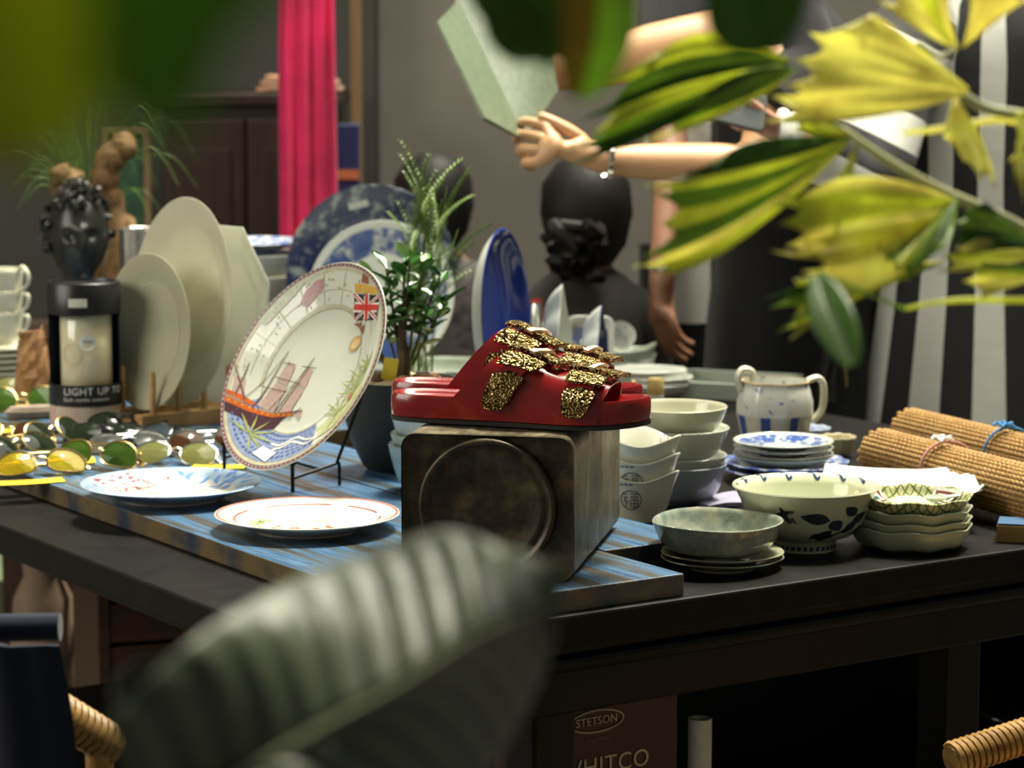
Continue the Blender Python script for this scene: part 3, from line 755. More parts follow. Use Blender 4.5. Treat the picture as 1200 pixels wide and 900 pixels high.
# ---- stack of blue and white serving dishes behind
sx = P(292, 372, BT); scx, scy = Q(288, 330, 4.75).x, 4.75
m_bw = inked('blue_flower_glaze', (.74, .76, .74), (.10, .17, .50), [(.055, .118)], 55, .50, .06)
zz = BT
for k, (R_, h_, m_, lb) in enumerate([(.108, .062, m_cream, 'cream serving bowl at the foot of the stack behind the wooden rack'), (.110, .055, m_celadon, 'pale green serving bowl, second in the stack behind the wooden rack'),
        (.112, .058, glaze('warm_white', (.70, .68, .58)), 'warm white bowl with a tan base ring, third in the stack behind the rack'), (.112, .050, m_white, 'white serving bowl under the blue flowered plate behind the wooden rack')]):
    t = thing('serving_bowl', lb, 'bowl', (scx, scy, zz), group='stack of serving dishes behind the rack')
    MB().lathe(bowl_prof(R_, h_, R_ * .55, .008, .005, .5), 64).build('bowl', m_, t, ang=60)
    if k == 2: MB().lathe([(R_ * .551, .0005), (R_ * .562, .0005), (R_ * .562, .0075), (R_ * .551, .0075)], 48).build('base_ring', plain('tan_clay', (.45, .27, .17), .7), t)
    zz += h_ - .012 + .0015
t = thing('flowered_plate', 'blue flowered white plate topping the stack of serving dishes', 'plate', (scx, scy, zz + .012), group='stack of serving dishes behind the rack')
MB().lathe(plate_prof(.117, .022, well=.55), 80).build('dish', m_bw, t, ang=50)

# ---- two blue transfer-ware platters on stands
m_tw = inked('dark_transferware', (.40, .45, .40), (.012, .024, .085), [(.0, .30)], 34, .40, .10, .15)
m_tw2 = inked('blue_transferware', (.64, .67, .60), (.05, .10, .30), [(.074, .118)], 30, .455, .07, .15)
fn_ = Vector((-.18, -1, 0))
b1 = upright('blue_platter', 'large dark blue patterned platter with a sticker standing behind the other platter', 'platter', MB().lathe(plate_prof(.158, .022, well=.62), 96), m_tw, Q(438, 325, 4.62), fn_, 10, 'blue platters behind the potted plant', BT + .012, .158)
decal([[(-.048, .122), (-.012, .131), (-.009, .120), (-.045, .111)]], inner_z(plate_prof(.158, .022, well=.62)), .0008).build('price_sticker', plain('grey_sticker', (.62, .64, .60), .6), b1, recalc=False)
upright('blue_platter', 'blue rimmed platter with plain pale centre standing right behind the potted plant', 'platter', MB().lathe(plate_prof(.131, .020, well=.60), 96), m_tw2, Q(449, 330, 4.45), fn_, 10, 'blue platters behind the potted plant', BT + .012, .131)
for (x, y, w, hh, lb) in ((Q(438, 325, 4.62).x, 4.62, .10, .2, 'dark wooden stand propping up the large dark blue platter'), (Q(449, 330, 4.45).x, 4.45, .09, .16, 'dark wooden stand propping up the pale centred blue platter')):
    t = thing('plate_stand', lb, 'plate stand', (x, y, BT))
    MB().box((0, .0, .005), (w, .07, .010)).build('base', m_darkwood, t, smooth=False, bevel=.001)
    MB().box((0, -.028, .014), (w, .006, .012)).build('lip', m_darkwood, t, smooth=False, bevel=.001)
    for s_ in (-1, 1): MB().tube([(s_ * w * .3, .03, .008), (s_ * w * .18, .03 + hh * .25, hh)], .004).build('support', m_darkwood, t)

# ---- upright blue oval dish, leaf dishes, square dish: on a low rack behind the sandals
ny = 4.05; g0 = Q(560, 430, ny)
rk = thing('dish_rack', 'low wooden rack hidden behind the sandals holding upright dishes', 'rack', (g0.x, ny, TT))
for j in (0, 1): MB().box((.12, -.04 + j * .08, .014), (.30, .014, .028)).build('rail', m_pine, rk, smooth=False, bevel=.002)
for j in (0, 1):
    for k in range(7): MB().lathe([(0, 0), (.004, 0), (.004, .036), (0, .04)], 8, c=(-.02 + .045 * k, -.04 + j * .08, .026)).build('peg', m_pine, rk)
FR = Vector((.92, -.40, 0))
m_cob = inked('cobalt_glaze', (.72, .74, .66), (.014, .045, .30), [], full=[(-1, .9)], axis=.10)
hh = (Q(588, 268, ny).z - (TT + .03)) / 2
upright('cobalt_dish', 'cobalt blue oval dish with white rim standing upright behind the sandals', 'dish', MB().lathe(bowl_prof(.115, .034, .06, .005, .005, .55), 80, ex=.9 * .92, ey=hh / .115), m_cob, Q(570, 350, ny), FR, 3, None, TT + .03, hh)
def leaf_prof(R, h): return bowl_prof(R, h, R * .45, .004, .004, .6)
def pointed(a, r, z):
    d = abs(((a - PI / 2 + PI) % (2 * PI)) - PI); return (r * (1 + .42 * math.exp(-(d / .28) ** 2) * min(1, r / .03)), z)
m_leafd = inked('leaf_dish_glaze', (.68, .72, .66), (.16, .24, .48), [(.0, .045)], 28, .60, .05, axis=.2)
for (px_, py_, yy, lb, R_, nm) in ((654, 333, 4.1, 'pointed white leaf dish standing upright beside the cobalt dish', .058, 'leaf_dish'), (699, 358, 4.05, 'pointed white leaf dish with blue inside standing beside the square dish', .050, 'leaf_dish')):
    top = Q(px_, py_, yy).z; H = top - (TT + .03); k_ = H / (R_ * 2.42)
    upright(nm, lb, 'dish', MB().lathe(leaf_prof(R_, .036), 72, fn=pointed, ex=.72, ey=k_), m_leafd if R_ > .055 else inked('leaf_dish_blue_glaze', (.66, .70, .66), (.09, .13, .27), [], full=[(0, .2)], axis=.25), Q(px_ - 18, 400, yy), (.96, -.28, 0), 2, 'upright leaf dishes behind the sandals', TT + .03, R_ * k_)
t = upright('leaf_dish', 'narrow white leaf dish leaning against the blue inside leaf dish', 'dish', MB().lathe(leaf_prof(.04, .03), 60, fn=pointed, ex=.8, ey=1), m_white, Q(674, 400, 4.0), (.96, -.28, 0), 4, 'upright leaf dishes behind the sandals', TT + .03, .04)
def squ(a, r, z):
    c, s_ = abs(math.cos(a)), abs(math.sin(a)); return (r * (1 / (c ** 8 + s_ ** 8) ** .125), z)
m_sq = inked('square_dish_glaze', (.70, .74, .70), (.06, .10, .32), [(0, .9)], 70, .42, .05, axis=.35)
top = Q(690, 357, 4.3).z; H = (top - TT - .02) / 2
t = upright('square_dish', 'square white dish with blue patterned inside standing behind the leaf dishes', 'dish', MB().lathe(plate_prof(H, .02, well=.7), 64, fn=squ, ex=.55), m_white, Q(692, 390, 4.3), (-.1, -1, 0), 8, None, TT + .001, H)
zf = inner_z(plate_prof(H, .02, well=.7))
MB().box((0, 0, zf(0) + .002), (H * .85, H * 1.5, .002)).build('blue_inset', m_sq, t, smooth=False)
t = thing('dish_stop', 'small wooden block propping up the square blue dish', 'block', (Q(690, 390, 4.3).x, 4.3 + .055, TT))
MB().box((0, 0, .025), (.06, .03, .05)).build('block', m_pine, t, smooth=False, bevel=.002)
# chrome shakers
m_chr = plain('chrome', (.75, .75, .72), .1, 1, .03)
c = P(629, 424, TT)
t = thing('chrome_shaker', 'slim chrome shaker standing between cobalt dish and leaf dish', 'shaker', (Q(629, 400, 4.22).x, 4.22, TT))
H = Q(629, 355, 4.22).z - TT
MB().lathe([(0, 0), (.0095, 0), (.0095, H * .62), (.0085, H * .63), (0, H * .63)], 24).build('body', m_chr, t); MB().lathe([(0, H * .64), (.0095, H * .64), (.0095, H - .003), (.008, H), (0, H)], 24).build('cap', m_chr, t)

# ---- three nested bowls left of the tin
c = P(503, 584, BT); zz = BT
for k, (R_, h_, m_, lb) in enumerate([(.0565, .062, glaze('pale_blue_glaze', (.52, .66, .74)), 'pale blue bowl at the foot of the nested bowls beside the tin'), (.0540, .040, m_celadon, 'grey green bowl in the middle of the nested bowls beside the tin'), (.0525, .046, m_coolw, 'white bowl topping the nested bowls beside the tin')]):
    t = thing('rice_bowl', lb, 'bowl', (c.x + .002, c.y + .055, zz), group='nested bowls beside the tin')
    MB().lathe(bowl_prof(R_, h_, .026, .006, .0035, .55), 64).build('bowl', m_, t, ang=60); zz += (.036, .018, 0)[k]

# ---- potted plant
pc = P(468, 556, BT)
pot = thing('potted_jade', 'dark round pot with a glossy leaved bonsai growing in pale sand', 'potted plant', (pc.x, pc.y + .05, BT))
m_pot = plain('charcoal_clay', (.016, .018, .018), .55, 0, .25, 20)
PR = rpx(67, 3.5); PH = Q(468, 438, 3.5).z - BT
MB().lathe([(0, 0), (.045, 0), (.052, .006), (.066, .035), (.076, .07), (PR, PH - .006), (PR + .001, PH), (PR - .004, PH), (PR - .007, PH - .012), (0, PH - .012)], 64).build('pot', m_pot, pot, ang=50)
MB().lathe([(PR - .006, PH - .012), (PR * .7, PH - .002), (PR * .3, PH + .004), (0, PH + .005)], 48, fn=lambda a, r, z: (r, z + .003 * math.sin(5 * a + r * 90))).build('sand', plain('pale_sand', (.55, .44, .26), .9, 0, .3, 260, bump=.5), pot, recalc=True)
m_rock = plain('brown_rock', (.22, .13, .07), .8, 0, .4, 60, bump=.4)
rnd = random.Random(2)
for (x, y, s_) in ((.028, -.035, .012), (-.03, -.03, .010), (.045, -.01, .009), (-.05, -.012, .011), (.012, -.05, .007)):
    MB().lathe([(0, -s_ * .6), (s_ * .8, -s_ * .4), (s_, 0), (s_ * .75, s_ * .5), (0, s_ * .75)], 9, fn=lambda a, r, z, q=s_: (r * (1 + .2 * math.sin(3 * a + z * 400)), z), c=(x, y, PH + .004)).build('rock', m_rock, pot, ang=30)
m_bark = plain('brown_bark', (.10, .06, .03), .8, 0, .3, 90, bump=.4)
m_leaf = plain('glossy_leaf', (.035, .12, .02), .22, 0, .35, 40, coat=.2); m_leaf2 = plain('new_leaf', (.25, .42, .10), .3, 0, .2, 40)
trunk = [(.004, -.01, PH - .004), (.006, -.012, PH + .03), (.002, -.008, PH + .06), (.008, -.006, PH + .10)]
MB().tube(crom(trunk, 5), [.010 - .0055 * k / 15 for k in range(16)], 8).build('trunk', m_bark, pot)
MB().tube(crom([(.004, -.01, PH - .002), (-.018, -.012, PH + .02), (-.034, -.012, PH + .045)], 5), .004, 8).build('branch', m_bark, pot)
MB().box((-.012, -.045, PH + .018), (.020, .001, .030), Matrix.Rotation(.15, 3, 'Y')).build('plant_tag', plain('yellow_card', (.80, .58, .04), .5), pot, smooth=False)
def leaf_mesh(L, w, cup=.25):
    mb = MB(); mb.grid(lambda a, b: Vector(((a - .5) * w * math.sin(PI * min(1, b * .92 + .06)) ** .8, b * L, cup * w * ((a - .5) * 2) ** 2 * .6 - .15 * L * b * b)), 4, 6, 0, .0006); return mb
lm = leaf_mesh(.030, .0165).build('leaf', m_leaf, pot); lm2 = leaf_mesh(.024, .014).build('leaf', m_leaf2, pot)
first = [True, True]
def leaf_at(p, d, roll, s_, new=False):
    src = lm2 if new else lm; i = 1 if new else 0
    o = src if first[i] else src.copy()
    if not first[i]: COL.objects.link(o)
    first[i] = False; d = Vector(d).normalized(); x = d.cross(Vector((0, 0, 1)))
    x = x.normalized() if x.length > .01 else Vector((1, 0, 0)); z = x.cross(d)
    m = Matrix((x, d, z)).transposed().to_4x4(); q = m.to_quaternion() @ Euler((0, roll, 0)).to_quaternion()
    o.rotation_euler = q.to_euler(); o.location = p; o.scale = (s_,) * 3; return o
for bi, (bx, by, hgt, ln) in enumerate(((.0, -.008, .055, .065), (.016, -.012, .05, .075), (-.014, -.004, .06, .06), (.028, .004, .05, .06), (.004, .016, .06, .07), (-.022, -.014, .045, .04), (.034, -.014, .04, .045))):
    base = Vector((bx * .4 + .004, by * .4 - .006, PH + hgt * .5)); tip = Vector((bx * 1.7 + .006, by * 1.6, PH + hgt * 1.25 + ln * 1.25))
    MB().tube(crom([base, base.lerp(tip, .5) + Vector((0, 0, .006)), tip], 4), .0018, 6).build('branch', m_bark, pot)
    for k in range(9):
        p = base.lerp(tip, .3 + .7 * k / 8); a = k * 2.4 + bi
        leaf_at(p, (math.cos(a), math.sin(a), .45 + .5 * k / 8), rnd.uniform(-.4, .4), rnd.uniform(.9, 1.3), k == 8 and bi in (1, 4))
for (dx, dz) in ((-.036, .140), (.014, .165)):
    p = Vector((dx, -.012, PH + dz)); MB().tube(crom([(.002, -.008, PH + .05), (dx * .6, -.012, PH + dz * .6), p], 4), .0013, 6).build('branch', m_bark, pot); leaf_at(p - Vector((.004, 0, 0)), (-.5, -.2, .9), .8, 1.1, True)

# ---- feathery shrub behind the bonsai
fc = Q(500, 330, 3.95)
fern = thing('feathery_shrub', 'light green feathery shrub rising behind the glossy bonsai', 'potted plant', (Q(492, 400, 3.9).x, 3.9, BT))
MB().lathe([(0, 0), (.03, 0), (.042, .06), (.045, .066), (.041, .066), (.037, .055), (0, .055)], 32).build('pot', m_pot, fern, ang=50)
m_fern = plain('feathery_green', (.13, .23, .02), .5, 0, .35, 60)
def sprig():
    mb = MB(); n = 46
    pts = [Vector((0, .16 * (k / n) ** 2 * .5, .16 * k / n)) for k in range(n + 1)]
    mb.tube(pts[::6], .0007, 5)
    for k in range(4, n):
        for j in range(3):
            a = 2.1 * j + k * .9; L = .0105 * (1 - .5 * k / n) + .002; d = Vector((math.cos(a), math.sin(a) , .55)).normalized(); s_ = d.cross(Vector((0, 0, 1))).normalized() * .0019
            p = pts[k]; mb.add([p - s_ * .5, p + d * L * .55 - s_, p + d * L, p + d * L * .55 + s_, p + s_ * .5], [(0, 1, 2, 3, 4)])
    return mb
spm = sprig().build('sprig', m_fern, fern, recalc=False); used = False
rnd = random.Random(9)
tops = [(520, 162), (530, 180), (497, 172), (484, 196), (470, 208), (510, 200), (540, 222), (548, 236), (525, 205), (500, 215), (478, 230), (492, 240), (515, 235), (530, 255), (536, 275), (505, 265), (485, 262), (545, 285), (520, 285), (500, 290), (462, 250), (538, 300), (512, 300), (472, 280), (526, 225), (490, 182), (508, 178), (455, 290)]
for (tx, ty) in tops:
    tip = Q(tx, ty, 3.9 + rnd.uniform(-.06, .06)) - fern.location
    root = Vector((rnd.uniform(-.02, .02), rnd.uniform(-.02, .02), .055))
    L = .16 * rnd.uniform(.62, .9); d = (tip - root); bend = root + Vector((d.x * .25, d.y * .25, d.z * .55))
    dirn = (tip - bend).normalized(); b0 = tip - dirn * L * 1.1
    MB().tube(crom([root, bend, b0, tip - dirn * L * .4], 4), .0008, 5).build('stem', m_fern, fern)
    o = spm if not used else spm.copy()
    if used: COL.objects.link(o)
    used = True; o.location = b0; o.rotation_euler = (dirn.to_track_quat('Z', 'Y') @ Euler((0, 0, rnd.uniform(0, 6))).to_quaternion()).to_euler(); o.scale = (L / .16,) * 3
# ================================================================ crockery on the bare black table
def bowlthing(name, label, cat, loc, prof, mat, group=None, n=64, fn=None, rz=0, ang=60, part='bowl', **kw):
    t = thing(name, label, cat, loc, (0, 0, rz), group); o = MB().lathe(prof, n, fn=fn, **kw).build(part, mat, t, ang=ang); return t
def side_decal(polys, prof_r, lift=.0006):
    "print on the outside of a bowl: polys of (angle, z); prof_r(z)->r"
    mb = decal([[(a * .05, z) for a, z in p] for p in polys], lambda r: 0, 0, .006)
    out = []
    for x, y, _ in mb.v:
        a = x / .05; r = prof_r(y) + lift; out.append((r * math.cos(a), r * math.sin(a), y))
    mb.v = out; return mb
def outer_r(prof):
    k = max(range(len(prof)), key=lambda i: (prof[i][1], prof[i][0])); lo = [p for p in prof[4:k + 1]]
    def f(z):
        for (ra, za), (rb, zb) in zip(lo, lo[1:]):
            if za <= z <= zb: return ra + (rb - ra) * (z - za) / max(zb - za, 1e-9)
        return lo[-1][0]
    return f
I_cob = ink('cobalt', (.05, .08, .20)); I_dk = ink('indigo_black', (.022, .028, .05))
# ---- big footed bowl with birds
Y0 = 3.0; c = P(944, 650, TT); cz = Q(943, 574, c.y + .0).z
BR = rpx(87.5, 3.0); BH = cz - TT
bp = [(0, .008), (.030, .008), (.033, .0), (.036, .0), (.0365, .011), (.040, .014), (.055, .019), (.070, .034), (.078, BH - .018), (BR - .003, BH - .004), (BR, BH - .0015), (BR - .001, BH),
      (BR - .006, BH - .001), (.076, BH - .012), (.070, .040), (.05, .022), (.02, .0165), (0, .016)]
big = thing('footed_bowl', 'large cream footed bowl painted with a blue bird and leaves', 'bowl', (c.x + .004, c.y + .040, TT))
MB().lathe(bp, 96).build('bowl', glaze('bird_bowl_glaze', (.64, .66, .48)), big, ang=60)
fo = outer_r(bp)
A0 = -PI / 2 - .02
bird = [[(A0 - .62, .040), (A0 - .40, .044), (A0 - .28, .052), (A0 - .45, .050), (A0 - .55, .047)], [(A0 - .52, .046), (A0 - .36, .035), (A0 - .30, .036), (A0 - .40, .048)], [(A0 - .45, .050), (A0 - .25, .051), (A0 - .30, .047)], [(A0 - .48, .047), (A0 - .50, .056), (A0 - .40, .050)], [(A0 - .34, .040), (A0 - .22, .034), (A0 - .30, .044)]]
side_decal([[(a, z + .007) for a, z in q] for q in bird], fo).build('painted_bird', I_dk, big, recalc=False)['kind'] = 'stuff'
lv = []
for (a, z, L, w, an) in ((.30, .046, .5, .014, 2.9), (.34, .046, .32, .014, -1.0), (.36, .034, .42, .012, -2.2), (.60, .028, .45, .010, .9), (.75, .040, .4, .012, .6), (.8, .05, .35, .012, 2.4), (1.0, .035, .4, .012, -1)):
    lv.append([(A0 + a + (x / .05), z + y) for x, y in leafpoly(0, 0, L * .05, w, an)])
lv += [[(A0 + a, z) for a, z in q] for q in stroke([(.28, .022), (.55, .03), (.8, .045)], .003)]
side_decal(lv, fo).build('painted_leaves', I_dk, big, recalc=False)['kind'] = 'stuff'
side_decal([[(A0 - .05, .022), (A0 + .45, .023), (A0 + .38, .029), (A0 + .2, .031), (A0 + .05, .029)]], fo).build('painted_ground', I_dk, big, recalc=False)
ft = [[(-PI + .2 * k, .003), (-PI + .2 * k + .12, .003), (-PI + .2 * k + .12, .008), (-PI + .2 * k, .008)] for k in range(31)]
side_decal(ft, lambda z: .0367).build('foot_pattern', I_cob, big, recalc=False)['kind'] = 'stuff'
zi = inner_z(bp); cl = []
for k in range(7):
    a = .5 + k * .42; r = BR * .93; cl += stroke(crom([(r * math.cos(a + d) - .001 * abs(d) * 0, r * math.sin(a + d) + .004 * math.sin(d * 30)) for d in (-.09, -.04, 0, .04, .09)], 3), .0022)
decal(cl, zi, .0008).build('painted_clouds', I_cob, big, recalc=False)['kind'] = 'stuff'

# ---- green-grey bowl on two saucers
c = P(847, 668, TT); ctr = (c.x, c.y + .016)
m_gp = glaze('olive_cream_glaze', (.46, .47, .32))
for k, lb in enumerate(('cream saucer lying directly on the table under the speckled bowl', 'cream saucer between the speckled bowl and the lower saucer')):
    bowlthing('saucer', lb, 'saucer', (*ctr, TT + .0065 * k), plate_prof(rpx(71, 2.97), .014, well=.6), m_gp, 'saucers under the speckled bowl', fn=wobble(5, .012, k), part='dish', ang=50)
t = NT('speckled_grey_glaze'); f_ = t.noise(t.coord(), 45, 5, .7); t.set(col=t.ramp(f_, [(.35, (.20, .25, .22)), (.5, (.33, .37, .31)), (.68, (.52, .52, .36))]), rough=.08, coat=.5); m_speck = t.m
gR = rpx(76, 2.96)
bowlthing('speckled_bowl', 'shallow speckled grey green bowl with wavy rim on two saucers', 'bowl', (ctr[0] - .006, ctr[1], TT + .0155), bowl_prof(gR, .040, .032, .004, .0035, .48), m_speck, None, 80, fn=wobble(3, .012, .4, .0011, .03))

# ---- soy cups with the fortune character
cs = P(748, 619, TT); cw = (cs.x, cs.y + .045)
m_cup = glaze('warm_white_cup_glaze', (.70, .70, .60))
def tri(a, r, z): q = max(0, (r - .03) / .03); return (r * (1 + .06 * math.cos(3 * a + PI / 2) * q), z + .0065 * math.cos(3 * a + PI / 2) * q * max(0, (z - .03) / .03))
cpr = [(0, .004), (.026, .004), (.029, 0), (.032, 0), (.033, .003), (.0335, .010), (.040, .022), (.046, .045), (.0515, .060), (.0535, .063), (.0525, .0645), (.049, .062), (.043, .045), (.037, .022), (.028, .012), (0, .010)]
for k in range(3):
    lb = ('white wavy cup with a circled blue character at the foot of its stack', 'white wavy cup with a circled character in the middle of its stack', 'white wavy cup with faint grey strokes topping the character cups')[k]
    t = bowlthing('wavy_cup', lb, 'cup', (cw[0] + .001 * k, cw[1], TT + .0225 * k), cpr, m_cup, 'stack of wavy cups beside the tin', 72, tri, part='cup')
    fo2 = outer_r(cpr)
    a0 = -PI / 2 - .22
    if k < 2:
        ch = []
        ring = [(a0 + .30 * math.cos(q), .035 + .0125 * math.sin(q)) for q in [2 * PI * j / 24 for j in range(25)]]
        st = [[(-.2, .008), (-.12, .008)], [(-.22, .004), (-.08, .004)], [(-.14, .004), (-.22, -.003)], [(-.15, .001), (-.15, -.009)], [(-.13, -.001), (-.08, -.004)],
              [(-.02, .0085), (.22, .0085)], [(.02, .0055), (.18, .0055)], [(.02, .0025), (.18, .0025)], [(.02, .0055), (.02, .0025)], [(.18, .0055), (.18, .0025)],
              [(-.01, 0), (.21, 0)], [(-.01, -.0045), (.21, -.0045)], [(-.01, -.009), (.21, -.009)], [(-.01, 0), (-.01, -.009)], [(.10, 0), (.10, -.009)], [(.21, 0), (.21, -.009)]]
        def wide(p, w):
            q = stroke([(x * .05, y) for x, y in p], w); return [[(x / .05, y) for x, y in pl] for pl in q]
        ch += wide([(x, y) for x, y in ring], .0011)
        for s_ in st: ch += wide([(a0 + x, .035 + y) for x, y in s_], .0010)
        side_decal(ch, fo2).build('fortune_character', I_dk, t, recalc=False)['kind'] = 'stuff'
        side_decal([[(a0 - .5 + .12 * j, .0545), (a0 - .42 + .12 * j, .0545), (a0 - .42 + .12 * j, .0565), (a0 - .5 + .12 * j, .0565)] for j in range(5)], fo2).build('rim_marks', I_cob, t, recalc=False)['kind'] = 'stuff'
    else:
        zi3 = inner_z(cpr); decal(stroke([(.02, .0), (.03, .036)], .0012) + stroke([(.024, .0), (.035, .035)], .0012) + stroke([(.028, .0), (.04, .032)], .0012), zi3, .0012).build('grey_strokes', I_cob, t, recalc=False)['kind'] = 'stuff'
    MB().lathe([(.0325, .002), (.0336, .002), (.0338, .0045), (.0330, .0045)], 48).build('foot_line', I_cob, t)

# ---- stack of five bowls beside the sandal's toe
cb = P(795, 597, TT); bx, by = cb.x, cb.y + .055
m_gb = glaze('grey_white_glaze', (.56, .59, .52)); m_bb = glaze('blue_grey_glaze', (.34, .38, .47))
zz = TT
spec = [(.067, .052, m_bb, 'blue grey bowl at the foot of the tall bowl stack by the sandal', .034), (.066, .030, m_gb, 'grey white bowl, second from the foot of the tall bowl stack', .020), (.0675, .042, m_gb, 'grey white bowl with faint marks in the middle of the tall bowl stack', .024),
        (.069, .022, m_celadon, 'shallow pale green bowl under the top of the tall bowl stack', .010), (.067, .040, m_ivory, 'ivory bowl topping the tall bowl stack by the sandal toe', 0)]
topz = Q(800, 474, by).z
for k, (R_, h_, m_, lb, dz) in enumerate(spec):
    bowlthing('stacked_bowl', lb, 'bowl', (bx + .001 * (k % 2), by, zz), bowl_prof(R_, h_, .029, .005, .0032, .5), m_, 'tall bowl stack by the sandal'); zz += dz

# ---- sugar bowl with two handles
sg = Q(908, 480, 3.72); sgz = TT + .0
sug = thing('sugar_bowl', 'blue striped white sugar bowl with two loop handles', 'sugar bowl', (sg.x, 3.72, TT), (0, 0, .25))
zb = [Q(908, y_, 3.72).z - TT for y_ in (520, 484, 470, 456, 446)]
w1, w2 = rpx(43, 3.72), rpx(47, 3.72)
m_stripe = NT('blue_striped_glaze'); tc = m_stripe.n('ShaderNodeTexCoord'); sp = m_stripe.n('ShaderNodeSeparateXYZ', i_0=tc.outputs['Object']); an = m_stripe.math('ARCTAN2', sp.outputs[1], sp.outputs[0])
cs_ = m_stripe.math('SINE', m_stripe.math('MULTIPLY', an, 8.0)); m_stripe.set(col=m_stripe.ramp(cs_, [(.46, (.70, .68, .56)), (.52, (.07, .12, .38))]), rough=.15, coat=.3); m_stripe = m_stripe.m
def oct8(a, r, z):
    k = math.cos(PI / 8) / math.cos((a % (PI / 4)) - PI / 8); return (r * (.6 * k + .4), z)
MB().lathe([(0, .004), (w1 * .8, 0), (w1 * .85, .004), (w1, zb[0] * .5 + zb[1] * .5), (w2, zb[1]), (w2 * .96, zb[1]), (w1 * .9, zb[1] * .7), (0, .012)], 64, fn=oct8).build('body', m_stripe, sug, ang=30)
m_sfl = inked('flower_shoulder_glaze', (.74, .74, .66), (.14, .17, .34), [(0, 1)], 75, .62, .03)
MB().lathe([(w2 * .95, zb[1] - .001), (w2 * 1.0, zb[1]), (w2 * 1.0, zb[2]), (w2 * .92, zb[3]), (w2 * .86, zb[4] - .004), (w2 * .88, zb[4]), (w2 * .83, zb[4]), (w2 * .82, zb[4] - .006), (w2 * .88, zb[2]), (w2 * .9, zb[1])], 64, fn=oct8).build('shoulder', m_sfl, sug, ang=30)
MB().lathe([(w2 * .83, zb[4] + .0005), (w2 * .89, zb[4] + .0005), (w2 * .89, zb[4] - .002), (w2 * .875, zb[4] - .002)], 64, fn=oct8).build('rim', plain('ochre_rim', (.55, .40, .20), .3), sug)
for s_ in (-1, 1):
    x = s_ * w2
    if s_ < 0: pts = [(x * .92, 0, zb[3]), (x * .98, 0, zb[4] + .006), (x * .86, 0, zb[4] + .018), (x * .62, 0, zb[4] + .014), (x * .60, 0, zb[4] - .002)]
    else: pts = [(x * .86, 0, zb[4] - .002), (x * 1.12, 0, zb[4] + .002), (x * 1.28, 0, zb[4] - .010), (x * 1.26, 0, zb[1] + .004), (x * 1.0, 0, zb[1] - .014)]
    MB().tube(crom(pts, 6), .0072, 10, flat=.7).build('handle', m_cream, sug)

# ---- stack of four small plates on two blue saucers
ps = Q(918, 520, 3.52); pzt = Q(918, 520, 3.52).z
R_ = rpx(59, 3.52); px_, py_ = ps.x, 3.52
m_ps = inked('blue_pattern_plate', (.58, .62, .52), (.05, .10, .34), [(.028, .062)], 70, .46, .05, axis=.3)
zz = TT
for k, lb in enumerate(('blue scalloped saucer lying on the table under the small plates', 'blue scalloped saucer directly under the stack of small plates')):
    m_sc = inked('blue_scallop_%d' % k, (.50, .54, .60), (.08, .13, .38), [(.03, .2)], 80, .47, .05)
    bowlthing('scalloped_saucer', lb, 'saucer', (px_ + .004, py_ - .02 * (1 - k), zz), plate_prof(rpx(74, 3.5), .018, well=.5), m_sc, 'blue scalloped saucers', 96, wobble(14, .014, 0, .0004), part='dish', ang=50); zz += .0075
zz += .0005
step = .0085
for k in range(4):
    lb = ('small pale plate at the foot of four, on the blue saucers', 'small pale plate second from the foot of four', 'small pale plate just below the blue patterned top plate', 'small plate with blue patterned top on the stack of four')[k]
    bowlthing('small_plate', lb, 'plate', (px_, py_, zz + step * k), bowl_prof(R_, .018 if k == 0 else .013, .034, .004, .003, .72), m_ps, 'stack of four small plates', part='dish'); 
# ---- lilac napkin
nc = P(846, 590, TT); t = thing('napkin', 'lilac grey folded napkin lying between the bowls', 'napkin', (nc.x, nc.y, TT), (0, 0, .5))
for k in range(2): MB().grid(lambda a, b: Vector(((a - .5) * .085, (b - .5) * .07, .0008 + .003 * k + .002 * math.sin(a * 5 + b * 3))), 12, 8, 0, .0022).build('layer', fabric('lilac_cloth', (.33, .31, .42)), t)

# ---- leaf-edged dishes, top one patterned
lc = P(1074, 650, TT); lx, ly = lc.x, lc.y + .05
LR = rpx(71, 3.05)
def lob(a, r, z): q = min(1, max(0, r - .03) / .03); return (r * (1 + .022 * math.cos(8 * a) * q), z + .0014 * math.cos(8 * a + 1) * q)
zz = TT
m_lf = glaze('celery_glaze', (.50, .53, .36))
for k in range(4):
    lb = ('pale green wavy dish at the foot of the patterned stack', 'pale green wavy dish second from the foot of the patterned stack', 'pale green wavy dish just below the patterned dish', 'octagonal wavy dish with green lattice and brown frames topping its stack')[k]
    m_ = m_lf if k < 3 else NT('lattice_glaze')
    if k == 3:
        t_ = m_; v = t_.coord((1, 1, 1), (0, 0, PI / 4)); s3 = t_.n('ShaderNodeSeparateXYZ', i_0=v)
        g1 = t_.math('ABSOLUTE', t_.math('SINE', t_.math('MULTIPLY', s3.outputs[0], 420.0))); g2 = t_.math('ABSOLUTE', t_.math('SINE', t_.math('MULTIPLY', s3.outputs[1], 420.0)))
        ln = t_.math('LESS_THAN', t_.math('MINIMUM', g1, g2), .35); t_.set(col=t_.mix(ln, (.62, .60, .34), (.14, .20, .06)), rough=.15, coat=.3); m_ = t_.m
    lp = bowl_prof(LR - .001 * k, .028 if k == 0 else .020, .036, .003, .0035, .42)
    t = bowlthing('wavy_dish', lb, 'dish', (lx + .001 * k, ly, zz), lp, m_, 'stack of wavy dishes by the straw mats', 96, lob, part='dish', ang=50)
    zz += (.017, .0125, .014, 0)[k]
zi4 = inner_z(lp); lz = lambda r: zi4(min(r, LR * .98)) + .0012
